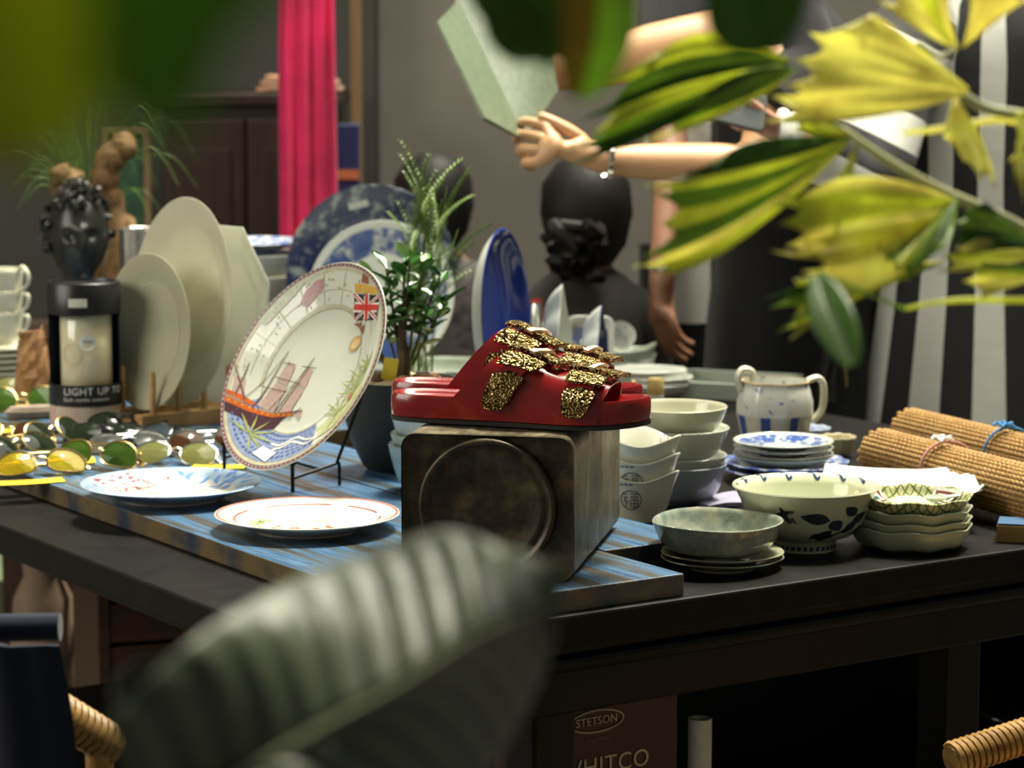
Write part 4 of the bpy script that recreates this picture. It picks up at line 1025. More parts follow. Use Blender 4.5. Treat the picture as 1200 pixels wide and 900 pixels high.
for (a, nm) in ((140, 'l'), (38, 'r'), (-38, 'f'), (218, 'g')):
    A = math.radians(a); q = lambda d, r: (r * math.cos(A + d), r * math.sin(A + d))
    for (h_, r1, r2, m_) in ((.36, LR * .55, LR * .90, I_whi), (.30, LR * .59, LR * .87, ink('frame_brown', (.16, .05, .04))), (.23, LR * .64, LR * .83, I_whi), (.16, LR * .69, LR * .79, ink('frame_green', (.03, .10, .08)))):
        lift = .0012 + .0005 * (.36 - h_) / .06
        decal([[q(-h_, r1), q(-h_, r2), q(-h_ / 2, r2), q(0, r2), q(h_ / 2, r2), q(h_, r2), q(h_, r1), q(0, r1)]], lz, lift).build('painted_frame', m_, t, recalc=False)
decal(annulus(LR * .56, LR * .60), lz, .0007).build('painted_ring', I_whi, t, recalc=False)
sp_ = thing('ceramic_spoon', 'small pale ceramic spoon poking out from the patterned dish', 'spoon', (lx + LR * .98, ly + .03, zz + .004), (0, 0, .5))
MB().tube(crom([(-.035, 0, .010), (-.01, 0, .011), (.012, 0, .013), (.026, 0, .020)], 5), [.004] * 6 + [.0042] * 6 + [.003] * 4, 10, flat=.5).build('handle', m_celadon, sp_)
MB().lathe(bowl_prof(.012, .006, .006, .001, .0015), 24, ex=1.4, c=(-.045, 0, .006)).build('bowl', m_celadon, sp_)

# ---- white rectangular dish with raised corners
wcx, wcy = .491, 3.212
for k, lb in enumerate(('plain white saucer lying on the table under the ribbed dish', 'plain white saucer directly under the ribbed dish')):
    bowlthing('saucer', lb, 'saucer', (wcx - .01, wcy + .005, TT + .007 * k), plate_prof(.058, .016, well=.6), m_white, 'saucers under the ribbed dish', part='dish', ang=50)
wv = thing('wave_dish', 'white ribbed rectangular dish with swept up corner before the straw mats', 'dish', (wcx, wcy, TT + .026), (math.radians(9), 0, math.radians(-12)))
WX, WY = .098, .070
def wf(a, b):
    x, y = (a - .5) * 2, (b - .5) * 2; e = abs(x) ** 2.6 * (1 if x > 0 else .30); z = .010 + .024 * e * (.75 - .25 * y) + .004 * abs(y) ** 4 + .0008 * math.sin(y * 22)
    return Vector((x * WX * (1 - .10 * y * (x > 0)) , y * WY * (1 - .12 * (1 - e)), z))
MB().grid(wf, 36, 40, 0, .005).build('dish', glaze('chalk_white_glaze', (.72, .74, .72), .25), wv, ang=60)
MB().lathe([(0, 0), (.03, 0), (.032, .012), (0, .012)], 32).build('foot', m_white, wv)

# ---- small shell bowls behind
for (x_, y_, R_, m_, lb, z0) in ((984, 531, .027, glaze('shell_cream', (.60, .54, .36)), 'small cream scalloped bowl beside the straw mats', 0), (952, 520, .030, glaze('shell_lilac', (.50, .56, .70)), 'small pale blue scalloped bowl behind the small plates', 0)):
    c = P(x_, y_ + 8, TT); bowlthing('scalloped_bowl', lb, 'bowl', (c.x, c.y + .03, TT), bowl_prof(R_, .030, .014, .004, .004, .5), m_, None, 64, wobble(9, .05, 0, .001), part='bowl')

# ---- straw mats
t_ = NT('straw'); v = t_.coord((1, 1, 1)); f_ = t_.noise(v, 170, 4, .7); g_ = t_.noise(t_.coord(), 11, 3)
t_.set(col=t_.mix(.5, t_.ramp(f_, [(.3, (.13, .06, .012)), (.5, (.34, .18, .045)), (.7, (.58, .37, .13))]), t_.ramp(g_, [(.3, (.25, .13, .03)), (.7, (.46, .28, .085))])), rough=.6); t_.bump(f_, .5, .002); m_straw = t_.m
m_reed2 = plain('dark_straw', (.20, .10, .03), .7, 0, .3, 90)
def reed_mesh(L, r):
    n = int(L / .0026); mb = MB(); rings = []
    for k in range(n + 1):
        x = -L / 2 + L * k / n; rr_ = r * (1 + .18 * math.sin(k * PI * .5)); tw = k * .3
        rings.append([(x, rr_ * math.cos(a + tw), rr_ * math.sin(a + tw)) for a in [2 * PI * j / 6 for j in range(6)]])
    return mb.rings(rings, cap=True)
def mat_roll(label, p0, p1, rad, tie_at, tie_mat, knot_mat, base):
    d = (p1 - p0); L = d.length; c = (p0 + p1) / 2
    t = thing('straw_mat', label, 'mat', (c.x, c.y, base), (0, 0, math.atan2(d.y, d.x)), 'rolled straw mats')
    r = .0031; proto = None; k = 0; th = 0.0; R = rad - r
    while R > rad * .62 and k < 110:
        y, z = R * math.cos(th), R * math.sin(th)
        if proto is None: proto = reed_mesh(L, r).build('reed', m_straw, t); o = proto
        else: o = proto.copy(); COL.objects.link(o)
        o.location = (.004 * math.sin(k * 2.7), y, rad + z); o.rotation_euler = (k * 1.1, 0, 0)
        th += 2.05 * r / R; R -= .0021 * r / R * 2.05 * 1.0 / (2 * PI) * 4.4; k += 1
    MB().tube([(-L / 2 + .004, 0, rad), (L / 2 - .004, 0, rad)], rad * .84, 20).build('core', m_reed2, t)
    tx = tie_at
    MB().tube([(tx + .003 * math.sin(a * 2), (rad + .0022) * math.cos(a), rad + (rad + .0022) * math.sin(a)) for a in [2 * PI * j / 36 for j in range(36)]], .0020, 8, closed=True).build('tie', tie_mat, t)
    kn = Vector((tx, -.008, rad * 2 + .003)); kk = MB()
    for j in range(5):
        a = j * 1.26; kk.tube(crom([kn, kn + Vector((.010 * math.cos(a), .010 * math.sin(a), .006)), kn + Vector((.016 * math.cos(a + .5), .014 * math.sin(a + .5), .002))], 4), .0022, 7)
    kk.build('knot', knot_mat, t)
    return t
pk = fabric('pink_string', (.62, .28, .25)); wh = plain('clear_knot', (.80, .78, .72), .3); bl = fabric('blue_string', (.06, .24, .52))
dm = Vector((.405, -.914, 0)).normalized()
e0 = Vector((.503, 3.46, 0)); e1 = Vector((.578, 3.69, 0))
mat_roll('rolled straw mat tied with a pink string lying behind the white ribbed dish', e0, e0 + dm * .44, .040, -.055, pk, wh, TT + .002)
mat_roll('rolled straw mat tied with a blue string lying behind the pink tied mat', e1, e1 + dm * .44, .038, .03, bl, bl, TT + .002)
# ---- timber block under the mats' end
wbk = P(1185, 630, TT); t = thing('timber_block', 'pale timber offcut with blue painted top beside the patterned dishes', 'block', (wbk.x + .03, wbk.y - .02, TT), (0, 0, math.radians(-14)))
MB().box((0, 0, .011), (.10, .05, .022)).build('block', m_pine, t, smooth=False, bevel=.002); MB().box((0, 0, .0228), (.098, .048, .0015)).build('painted_top', plain('blue_top', (.03, .10, .22), .5), t, smooth=False)

# ================================================================ crockery at the far end
m_wd = inked('blue_dotted_glaze', (.72, .74, .70), (.10, .16, .36), [(.0, .2)], 60, .64, .03)
def far(x, y, Y): return Q(x, y, Y)
# grey tray
g = P(840, 478, TT); t = thing('serving_tray', 'long pale grey tray with raised rim behind the bowl stack', 'tray', (g.x + .035, g.y + .16, TT), (0, 0, -.42))
MB().box((0, 0, .004), (.20, .17, .006)).build('base', glaze('grey_tray_glaze', (.42, .46, .40)), t, smooth=False, bevel=.002)
for (x, y, w_, d_) in ((0, .085, .21, .008), (0, -.085, .21, .008), (.101, 0, .008, .17), (-.101, 0, .008, .17)): MB().box((x, y, .017), (w_, d_, .030)).build('rim', glaze('grey_tray_glaze', (.42, .46, .40)), t, smooth=False, bevel=.002)
# oval dishes piled
o0 = P(770, 470, TT)
for k, (dx, R_, m_, lb) in enumerate(((0, .075, m_wd, 'blue dotted white oval dish at the foot of the far pile'), (.004, .072, m_white, 'plain white oval dish in the middle of the far pile'), (-.004, .070, m_white, 'plain white oval dish on top of the far pile'))):
    bowlthing('oval_dish', lb, 'dish', (o0.x - .012 + dx, o0.y + .04, TT + .002 + .012 * k), bowl_prof(R_, .024, .035, .004, .004, .45), m_, 'pile of oval dishes at the far end', 64, ex=1.0, ey=.8, part='dish')
c = P(765, 474, TT + .03)
t = thing('sake_cup', 'small yellow rimmed sake cup standing in front of the far dishes', 'cup', (P(765, 474, TT).x - .001, P(765, 474, TT).y - .10, TT))
hz = Q(765, 444, t.location.y).z - TT; cr = rpx(10, 4.05)
MB().lathe([(0, 0), (cr * .8, 0), (cr, hz * .3), (cr, hz - .002), (cr * .9, hz), (cr * .65, hz - .002), (cr * .6, hz * .7), (0, hz * .65)], 32).build('cup', m_white, t); MB().lathe([(cr * 1.003, hz * .55), (cr * 1.02, hz * .6), (cr * 1.02, hz - .002), (cr * .9, hz + .0008), (cr * .66, hz - .001)], 32).build('glazed_rim', glaze('honey_glaze', (.62, .44, .16)), t)
# creamer + saucers behind leaf dishes
s0 = P(735, 446, TT); zz = TT
for k, lb in enumerate(('pale green boat dish at the foot of the pile behind the leaf dishes', 'pale green boat dish with pointed lip above the other boat dish')):
    bowlthing('boat_dish', lb, 'dish', (s0.x - .01, s0.y + .03, zz), bowl_prof(.050, .034, .025, .004, .004, .5), m_celadon, 'boat dishes behind the leaf dishes', 64, lambda a, r, z: (r * (1 + .30 * math.exp(-((a if a < PI else a - 2 * PI) / .35) ** 2) * min(1, r / .04)), z + .012 * math.exp(-((a if a < PI else a - 2 * PI) / .35) ** 2) * max(0, z / .034)), part='dish'); zz += .020
t = bowlthing('small_cup', 'white cup with blue leaf lying in the upper boat dish', 'cup', (s0.x - .018, s0.y + .03, zz + .006), bowl_prof(.026, .034, .013, .004, .003, .5), m_wd, part='cup'); t.rotation_euler = (1.0, 0, .3); t.location.z += .02
t = bowlthing('small_cup', 'plain white cup standing beside the boat dishes', 'cup', (P(752, 440, TT).x, P(752, 440, TT).y - .06, TT), bowl_prof(.020, .036, .012, .003, .003, .5), m_white, part='cup')
# wide white dish right of the bonsai pot
c = P(520, 432, BT); bowlthing('wide_dish', 'wide white dish lying behind the bonsai pot', 'dish', (c.x, c.y - .06, TT), bowl_prof(.11, .04, .06, .005, .004, .4), m_celadon, None, 64)
# ================================================================ sunglasses and cards
m_fr_g = plain('gold_frame', (.62, .46, .20), .25, 1, .08); m_fr_s = plain('silver_frame', (.66, .66, .62), .2, 1, .05); m_fr_b = plain('black_frame', (.012, .012, .012), .25, 0, .1)
def lens_mat(name, col, trans=0, rough=.05, metal=0):
    if name in _cache: return _cache[name]
    t = NT(name); t.set(col=col, rough=rough, trans=trans, metal=metal, coat=.0, ior=1.3, spec=.25); _cache[name] = t.m; return t.m
L_dark = lens_mat('smoke_lens', (.012, .018, .010)); L_yel = lens_mat('amber_lens', (.78, .60, .04), .75); L_grn = lens_mat('green_lens', (.06, .12, .02), .35); L_brn = lens_mat('brown_lens', (.05, .022, .010)); L_mir = lens_mat('mirror_lens', (.05, .055, .05), 0, .22, .1); L_blu = lens_mat('grey_blue_lens', (.03, .045, .055), 0, .22, .1); L_clr = lens_mat('pale_lens', (.30, .30, .10), .6, .15)
def lens_outline(sx, round_=False):
    pts = []
    for k in range(28):
        a = 2 * PI * k / 28; c, s_ = math.cos(a), math.sin(a)
        x = .026 * c; z = .0225 * s_ if round_ else .021 * s_ - .004 * math.cos(a * 2) * (s_ < 0) - .002 * c
        pts.append((sx * (.0335) + sx * x * 1.0, z + .024))
    return pts
def sunglasses(label, pos, yaw, tilt, frame_m, lens_m, thick=.0011, round_=False, fold=True):
    "stands on the lower rims, lens plane tipped back by tilt; arms folded behind"
    t = thing('sunglasses', label, 'sunglasses', pos, (0, 0, yaw), 'sunglasses laid out on the blue planks')
    R = Matrix.Rotation(-tilt, 4, 'X')
    for sx in (-1, 1):
        o = lens_outline(sx, round_); ctr = Vector((sx * .0335, 0, .024))
        pts = [R @ Vector((x, .0035 * ((x / .06) ** 2), z)) for x, z in o]
        rm = MB().tube(pts, thick, 6, closed=True).build('rim', frame_m, t)
        rings = []
        for q in (1, .7, .35, 0):
            rings.append([R @ Vector((ctr.x + (x - ctr.x) * q, .0035 * ((x / .06) ** 2) - .003 * (1 - q * q), ctr.z + (z - ctr.z) * q)) for x, z in o] if q else [R @ Vector((ctr.x, -.003, ctr.z))])
        mb = MB().rings(rings); back = [[p + (R.to_3x3() @ Vector((0, .0012, 0))) for p in r] for r in rings]
        mb.rings(back[::-1] if False else back); mb.rings([rings[0], back[0]])
        mb.build('lens', lens_m, rm, ang=80)
        hinge = R @ Vector((sx * .062, .005, .031)); e2 = R @ Vector((-sx * .045, .012 + .004 * (sx > 0), .029)); mid = R @ Vector((sx * .058, .011 + .003 * (sx > 0), .031)); tip = R @ Vector((-sx * .066, .013 + .004 * (sx > 0), .018))
        MB().tube(crom([hinge, mid, mid.lerp(e2, .5), e2, tip], 4), [thick * 1.0] * 12 + [thick * 1.6] * 5, 6).build('temple', frame_m, t)
    MB().tube(crom([R @ Vector((-.010, .001, .030)), R @ Vector((0, -.001, .033)), R @ Vector((.010, .001, .030))], 4), thick, 6).build('bridge', frame_m, t)
    if not round_: MB().tube([R @ Vector((-.014, .001, .041)), R @ Vector((.014, .001, .041))], thick * .9, 6).build('top_bar', frame_m, t)
    return t
SG = [  # px, py of the lowest point on the planks, yaw deg, tilt deg, frame, lens, round, label
    (52, 560, 22, 58, m_fr_g, L_yel, 0, 'gold aviator sunglasses with amber yellow lenses at the edge of the blue plank'),
    (34, 536, 48, 62, m_fr_g, L_dark, 0, 'gold aviator sunglasses with smoky lenses just behind the amber pair'),
    (108, 552, -16, 46, m_fr_g, L_grn, 0, 'large gold sunglasses with green lenses behind the pale blue rimmed plate'),
    (122, 520, 4, 70, m_fr_b, L_dark, 0, 'dark sunglasses lying right in front of the candle tube'),
    (158, 530, 28, 72, m_fr_s, L_mir, 0, 'mirrored silver sunglasses lying beside the green lensed pair'),
    (200, 546, -10, 66, m_fr_s, L_clr, 1, 'round silver sunglasses with pale yellow lenses behind the blue rimmed plate'),
    (250, 533, 24, 58, m_fr_s, L_brn, 0, 'brown lensed sunglasses lying beside the wire easel'),
    (200, 519, -14, 74, m_fr_b, L_blu, 0, 'grey blue sunglasses lying between the wooden rack and the pale yellow pair'),
    (150, 508, 12, 66, m_fr_b, L_dark, 0, 'black sunglasses lying between the candle tube and the wooden rack'),
    (76, 522, 60, 54, m_fr_g, L_dark, 1, 'round gold sunglasses with smoky lenses left of the candle tube'),
    (26, 484, 12, 50, m_fr_g, L_grn, 1, 'round gold sunglasses with dark green lenses in front of the paper bag'),
    (4, 520, -5, 66, m_fr_g, L_brn, 0, 'gold sunglasses with brown lenses by the left pile of cards'),
    (-12, 470, 10, 55, m_fr_s, L_clr, 1, 'round silver sunglasses with pale lenses next to the plate stack'),
]
for (x, y, yw_, ti, fm, lm_, rd, lb) in SG:
    p = P(x, y, BT); sunglasses(lb, (p.x, p.y, BT + .0012), math.radians(yw_), math.radians(ti - 12), fm, lm_, .0017, bool(rd))
m_card = plain('yellow_card_sheet', (.82, .62, .03), .5, 0, .08)
for k, (x, y, w_, d_, yw_, lb) in enumerate(((30, 566, .10, .035, 20, 'long yellow card lying under the amber lensed sunglasses'), (8, 505, .05, .05, 35, 'square yellow card lying at the left pile of sunglasses'), (92, 541, .045, .05, 12, 'yellow card between the amber and green lensed sunglasses'),
        (178, 553, .07, .03, 5, 'yellow card lying under the pale yellow sunglasses'), (258, 548, .075, .035, -8, 'yellow card lying beside the wire easel'), (195, 494, .04, .02, 10, 'small yellow card lying by the wooden rack'), (14, 478, .07, .04, 8, 'yellow card lying under the dark green round sunglasses'))):
    p = P(x, y, BT); t = thing('yellow_card', lb, 'card', (p.x, p.y, BT + .0004 + .0001 * k), (0, 0, math.radians(yw_)), 'yellow cards among the sunglasses')
    MB().grid(lambda a, b: Vector(((a - .5) * w_, (b - .5) * d_, .0004 + .001 * (2 * a - 1) ** 2)), 8, 4, 0, .0005).build('card', m_card, t); MB().box((0, d_ * .2, .0016), (w_ * .5, d_ * .06, .0002)).build('printed_line', ink('card_ink', (.25, .18, .02)), t, smooth=False)
p = P(38, 492, BT); t = thing('leather_case', 'tan suede glasses case lying left of the candle tube', 'case', (p.x, p.y + .02, BT), (0, 0, .35))
MB().lathe([(0, 0), (.016, .001), (.020, .010), (.016, .019), (0, .021)], 24, ex=2.4).build('case', plain('tan_suede', (.32, .25, .19), .9, 0, .2, 60, bump=.2), t); MB().tube([(-.046 * math.cos(a), -.0202 * math.sin(a) , .011) for a in [PI * k / 16 for k in range(17)]], .0009, 6).build('seam', plain('dark_seam', (.05, .04, .03), .8), t)

# ================================================================ candle
cp = P(95, 503, BT); CR = rpx(42, 3.87); cy = cp.y + CR * .9
zl = [Q(97, y_, cy).z - BT for y_ in (470, 447, 366, 329)]
zl = [z - 0 for z in zl]
tube_ = thing('candle_tube', 'black and pink cylindrical gift tube with cut out front around a candle', 'gift tube', (cp.x, cy, BT))
def pinkmat():
    t = NT('pink_floral_card'); v = t.coord(); f = t.noise(v, 40, 4, .6); g = t.noise(v, 22, 3)
    c = t.ramp(f, [(.35, (.60, .50, .36)), (.55, (.66, .44, .38)), (.7, (.55, .18, .22))]); t.set(col=t.mix(t.ramp(g, [(.5, (0, 0, 0)), (.6, (1, 1, 1))]), c, (.62, .56, .42)), rough=.5); return t.m
m_pink = pinkmat(); m_bcard = plain('black_card', (.006, .006, .007), .35, 0, .1); m_navyc = plain('navy_card_lining', (.03, .045, .08), .5)
MB().lathe([(0, 0), (CR, 0), (CR, zl[0]), (CR - .003, zl[0]), (CR - .003, .004), (0, .004)], 64).build('base', m_pink, tube_, ang=50)
MB().lathe([(CR - .003, zl[0] - .002), (CR + .001, zl[0] - .002), (CR + .001, zl[1]), (CR - .003, zl[1])], 64).build('band', m_bcard, tube_, ang=50)
MB().rings([[(r * math.cos(a), r * math.sin(a), z) for a in [math.radians(-8 + 196 * k / 40) for k in range(41)]] for r, z in ((CR - .003, zl[1] - .003), (CR - .001, zl[1] - .003), (CR - .001, zl[2] + .004), (CR - .003, zl[2] + .004), (CR - .003, zl[1] - .003))], closed=False).build('back_wall', m_navyc, tube_, ang=50)
lid = MB().lathe([(0, zl[2] + .018), (CR - .004, zl[2] + .018), (CR - .003, zl[2]), (CR + .001, zl[2]), (CR + .001, zl[3] - .002), (CR - .001, zl[3]), (CR - .006, zl[3]), (CR - .007, zl[3] - .004), (0, zl[3] - .004)], 64).build('lid', m_bcard, tube_, ang=50)
def cyl(mb, r, a_mid, z0):
    return wrap(mb, lambda v: Vector(((r + v.z) * math.sin(a_mid + v.x / r), -(r + v.z) * math.cos(a_mid + v.x / r), z0 + v.y)))
cyl(MB().grid(lambda a, b: Vector(((a - .5) * .028, (b - .5) * .013, 0)), 10, 2, 0, .0006), CR + .0012, .0, (zl[2] + zl[3]) / 2 - .005).build('price_sticker', plain('cream_sticker', (.66, .64, .55), .6), lid, smooth=False)
m_let = plain('white_lettering', (.82, .80, .74), .5, 0, .02)
cyl(text_mesh('LIGHT UP TO', .0155, align='LEFT', space=1.1), CR + .0013, -.46, (zl[0] + zl[1]) / 2 + .001).build('lettering', m_let, tube_, smooth=False, recalc=False)['kind'] = 'stuff'
cyl(text_mesh('Each candle contains', .0078, align='LEFT', space=1.1), CR + .0013, -.46, (zl[0] + zl[1]) / 2 - .0085).build('lettering', m_let, tube_, smooth=False, recalc=False)['kind'] = 'stuff'
JR = rpx(30, 3.87); jb = .012
jar = thing('scented_candle', 'cream candle in a frosted glass jar with round paper label', 'candle', (cp.x + .003, cy - .004, BT + .0045))
jt = zl[2] - .0045 + (Q(97, 366, cy).z - Q(97, 366, cy).z); 
MB().lathe([(0, 0), (.030, 0), (.030, zl[0] - .004), (0, zl[0] - .004)], 32).build('plinth', m_bcard, jar)
z0 = zl[0] - .003
t_ = NT('candle_wax_glass'); t_.set(col=(.74, .66, .44), rough=.18, sss=.2, coat=.8); m_wax = t_.m
MB().lathe([(0, z0), (JR - .003, z0), (JR, z0 + .003), (JR, jt - .001), (JR - .001, jt), (JR - .002, jt - .001), (JR - .0022, jt - .018), (0, jt - .02)], 48).build('jar', m_wax, jar, ang=60)
cyl(MB().prism(disc(0, 0, .0125, 24), 0, .0005), JR + .0004, .22, jt - .042).build('paper_label', plain('white_label', (.80, .79, .72), .5), jar, smooth=False)
cyl(text_mesh('Texier', .0065), JR + .0011, .22, jt - .042).build('lettering', plain('label_ink', (.05, .05, .05), .6), jar, smooth=False, recalc=False)['kind'] = 'stuff'
cyl(MB().lathe([(.0150, 0), (.0160, 0), (.0160, .0006), (.0150, .0006)], 32), JR + .0003, -.42, jt - .060).build('embossed_ring', m_wax, jar)
for k in range(7):
    a = k * .9; q = Vector((.012 + .009 * math.cos(a), -.006 + .007 * math.sin(a), jt + .002))
    MB().lathe([(0, -.006), (.004, -.004), (.005, 0), (.004, .004), (0, .006)], 10, c=q).build('gold_bead', plain('dark_gold', (.30, .22, .06), .35, .9), jar)
# ================================================================ cups on plates, paper bag
pp = Q(2, 430, 4.35); ppx = Q(2, 430, 4.35).x
zz = BT
for k in range(6):
    bowlthing('side_plate', ('white side plate, lowest of six under the stacked teacups', 'white side plate, second of six under the stacked teacups', 'white side plate, third of six under the stacked teacups', 'white side plate, fourth of six under the stacked teacups', 'white side plate, fifth of six under the stacked teacups', 'white side plate right under the stacked teacups')[k], 'plate', (ppx, 4.35, zz), plate_prof(.062, .014, well=.6), m_cream, 'plates under the teacups', part='dish', ang=50); zz += .0105
zz += .004
tcp = bowl_prof(.040, .058, .020, .005, .003, .5)
for k in range(3):
    t = bowlthing('teacup', ('white teacup with loop handle at the foot of the cup stack', 'white teacup with loop handle in the middle of the cup stack', 'white teacup with loop handle on top of the cup stack')[k], 'cup', (ppx + .001 * k, 4.35, zz), tcp, m_cream, 'stacked teacups on white plates', part='cup'); zz += .036
    MB().tube(crom([(.034, -.004, .05), (.046, -.006, .064 if k == 2 else .052), (.058, -.008, .052), (.056, -.007, .034), (.040, -.004, .022)], 6), .0045, 10, flat=.7).build('handle', m_cream, t); t.rotation_euler.z = -.35
bp_ = Q(38, 440, 4.12)
bag = thing('paper_bag', 'crumpled brown paper bag standing beside the candle tube', 'paper bag', (bp_.x, 4.12, BT), (0, 0, .3))
bh = Q(40, 390, 4.12).z - BT; rnd = random.Random(4)
rings = []
for k in range(9):
    s_ = k / 8; w_, d_ = .062 - .022 * s_, .045 * (1 - s_ ** 2) + .004; ring = []
    for j in range(24):
        a = 2 * PI * j / 24; c_, q_ = math.cos(a), math.sin(a); e = (abs(c_) ** 4 + abs(q_) ** 4) ** -.25
        ring.append((c_ * e * w_ / 2 * 1.0 + rnd.uniform(-.0025, .0025), q_ * e * d_ / 2 + rnd.uniform(-.003, .003), s_ * bh * (1 + .12 * c_ * s_)))
    rings.append(ring)
m_kraft = plain('kraft_paper', (.30, .15, .055), .55, 0, .2, 30)
MB().rings(rings, cap=True).build('bag', m_kraft, bag, smooth=False); MB().box((.0, 0, bh * .98), (.042, .006, .010)).build('folded_top', m_kraft, bag, smooth=False, bevel=.001)

# ================================================================ black bust
bu = Q(93, 330, 4.62)
bust = thing('black_bust', 'black glazed classical head with wavy hair standing behind the candle', 'bust', (bu.x, 4.62, BT), (0, 0, math.radians(14)))
m_bust = plain('black_bronze', (.028, .029, .025), .28, .3, .4, 30, bump=.1)
hw, top_, chin = rpx(36, 4.62), Q(93, 216, 4.62).z - BT, Q(93, 326, 4.62).z - BT - .01
hc = (top_ + chin) / 2; hh_ = (top_ - chin) / 2
def g2(x, z, cx_, cz_, sx_, sz_): return math.exp(-((x - cx_) / sx_) ** 2 - ((z - cz_) / sz_) ** 2)
def head_pt(a, b):
    th = 2 * PI * a; ph = PI * b; x, y, z = math.sin(ph) * math.sin(th), -math.sin(ph) * math.cos(th), -math.cos(ph)
    w = 1 - .26 * max(0, -z) ** 1.5; X, Y_, Z = x * w, y * (1.12 - .1 * max(0, -z)), z
    if y < 0:
        f = -y; d = .30 * g2(x, z, 0, -.10, .11, .22) + .10 * g2(x, z, 0, .14, .4, .08) - .20 * g2(abs(x), z, .34, .02, .17, .10) + .05 * g2(x, z, 0, -.46, .18, .05) - .05 * g2(x, z, 0, -.52, .2, .025) + .05 * g2(x, z, 0, -.58, .16, .05) + .10 * g2(x, z, 0, -.82, .22, .14) + .05 * g2(abs(x), z, .42, -.2, .16, .2)
        Y_ -= d * f
    return Vector((X * hw, Y_ * hw * 1.1, hc + Z * hh_))
MB().grid(head_pt, 64, 56).build('head', m_bust, bust, ang=180)
MB().lathe([(0, 0), (hw * .95, 0), (hw * .9, .012), (hw * .55, .03), (hw * .52, chin + .03)], 32, c=(0, .008, 0)).build('neck', m_bust, bust)
hm = MB(); rnd = random.Random(8)
for k in range(150):
    a = rnd.uniform(-PI, PI); b = rnd.uniform(.70, 1.0)
    if abs(a) > 1.15: b = rnd.uniform(.42, 1.0)
    c_ = head_pt(a / (2 * PI) % 1, b); s_ = .011
    hm.tube(crom([c_ + Vector((rnd.uniform(-s_, s_), rnd.uniform(-s_, s_) - .002, rnd.uniform(-s_, s_))) for _ in range(4)], 3), .0042, 6)
hm.build('hair', m_bust, bust)['kind'] = 'stuff'
for s_ in (-1, 1): MB().lathe([(0, -.004), (.010, -.003), (.012, 0), (.008, .003), (0, .002)], 14, ey=1.6).xf(Matrix.Translation((s_ * hw * .98, .004, hc)) @ Matrix.Rotation(s_ * 1.3, 4, 'Y')).build('ear', m_bust, bust)

# ================================================================ driftwood sculpture, grasses, crystal bowl on a pedestal behind
pd = Q(105, 300, 5.2)
ped = thing('wooden_pedestal', 'dark wooden pedestal behind the black bust carrying driftwood and grass', 'pedestal', (pd.x, 5.25, 0))
MB().box((0, 0, .38), (.36, .26, .76)).build('column', m_darkwood, ped, smooth=False, bevel=.006); MB().box((0, 0, .77), (.42, .32, .03)).build('top', m_darkwood, ped, smooth=False, bevel=.004)
dw = thing('driftwood', 'gnarled brown driftwood standing behind the black bust', 'driftwood', (pd.x + .02, 5.22, .786))
t_ = NT('driftwood_bark'); f_ = t_.noise(t_.coord(), 30, 6, .7); t_.set(col=t_.ramp(f_, [(.3, (.05, .025, .008)), (.55, (.22, .12, .04)), (.75, (.40, .26, .10))]), rough=.75); t_.bump(f_, .9, .01); m_drift = t_.m
def dq(x, y): q = Q(x, y, 5.2); return Vector((q.x - dw.location.x, 0, q.z - dw.location.z))
rnd = random.Random(6)
for (pts, rs) in (([(95, 345), (100, 300), (88, 240), (75, 210), (62, 200)], [.03, .026, .028, .034, .012]), ([(118, 345), (140, 300), (130, 240), (118, 205), (140, 172), (152, 180)], [.02, .024, .022, .024, .030, .012]), ([(100, 300), (120, 235), (128, 190), (140, 165)], [.02, .02, .022, .014]), ([(138, 320), (155, 290), (150, 262), (135, 265)], [.016, .014, .013, .010])):
    P3 = [dq(*p) + Vector((0, rnd.uniform(-.03, .03), 0)) for p in pts]; P3[0].z = .001 if pts[0][1] > 335 else P3[0].z
    c4 = crom([(*p, r) for p, r in zip(P3, rs)], 5); MB().tube([c[:3] for c in c4], [max(.003, c[3] * (1 + .18 * math.sin(k * 1.9))) for k, c in enumerate(c4)], 12).build('limb', m_drift, dw, ang=180)
gr = thing('grass_plant', 'fine green grass plant arching behind the driftwood', 'plant', (pd.x - .02, 5.34, .786))
MB().lathe([(0, 0), (.05, 0), (.06, .09), (.056, .09), (.05, .08), (0, .08)], 24).build('pot', m_pot, gr)
m_grass = plain('grass_green', (.10, .22, .03), .5, 0, .3, 30)
for k in range(64):
    a = rnd.uniform(0, 2 * PI); L = rnd.uniform(.14, .24); hgt = rnd.uniform(.20, .40); x = math.cos(a) * L * 1.0; y = math.sin(a) * L * .35
    MB().tube(crom([(0, 0, .08), (x * .3, y * .3, .08 + hgt * .75), (x * .7, y * .7, .08 + hgt), (x, y, .08 + hgt * .86 - .06 * rnd.random())], 4), [.0016] * 9 + [.0012, .0009, .0006, .0004], 4, flat=.4).build('blade', m_grass, gr, smooth=False)
cb_ = Q(174, 330, 4.55); t = thing('silver_bowl', 'crumpled shiny silver bowl standing behind the ivory plates', 'bowl', (cb_.x, 4.55, BT))
MB().lathe(bowl_prof(.05, Q(174, 268, 4.55).z - BT, .028, .006, .003, .45), 40, fn=wobble(13, .03)).build('bowl', plain('silver_leaf', (.55, .55, .52), .28, .9, .3, 40, bump=.5), t, ang=30)
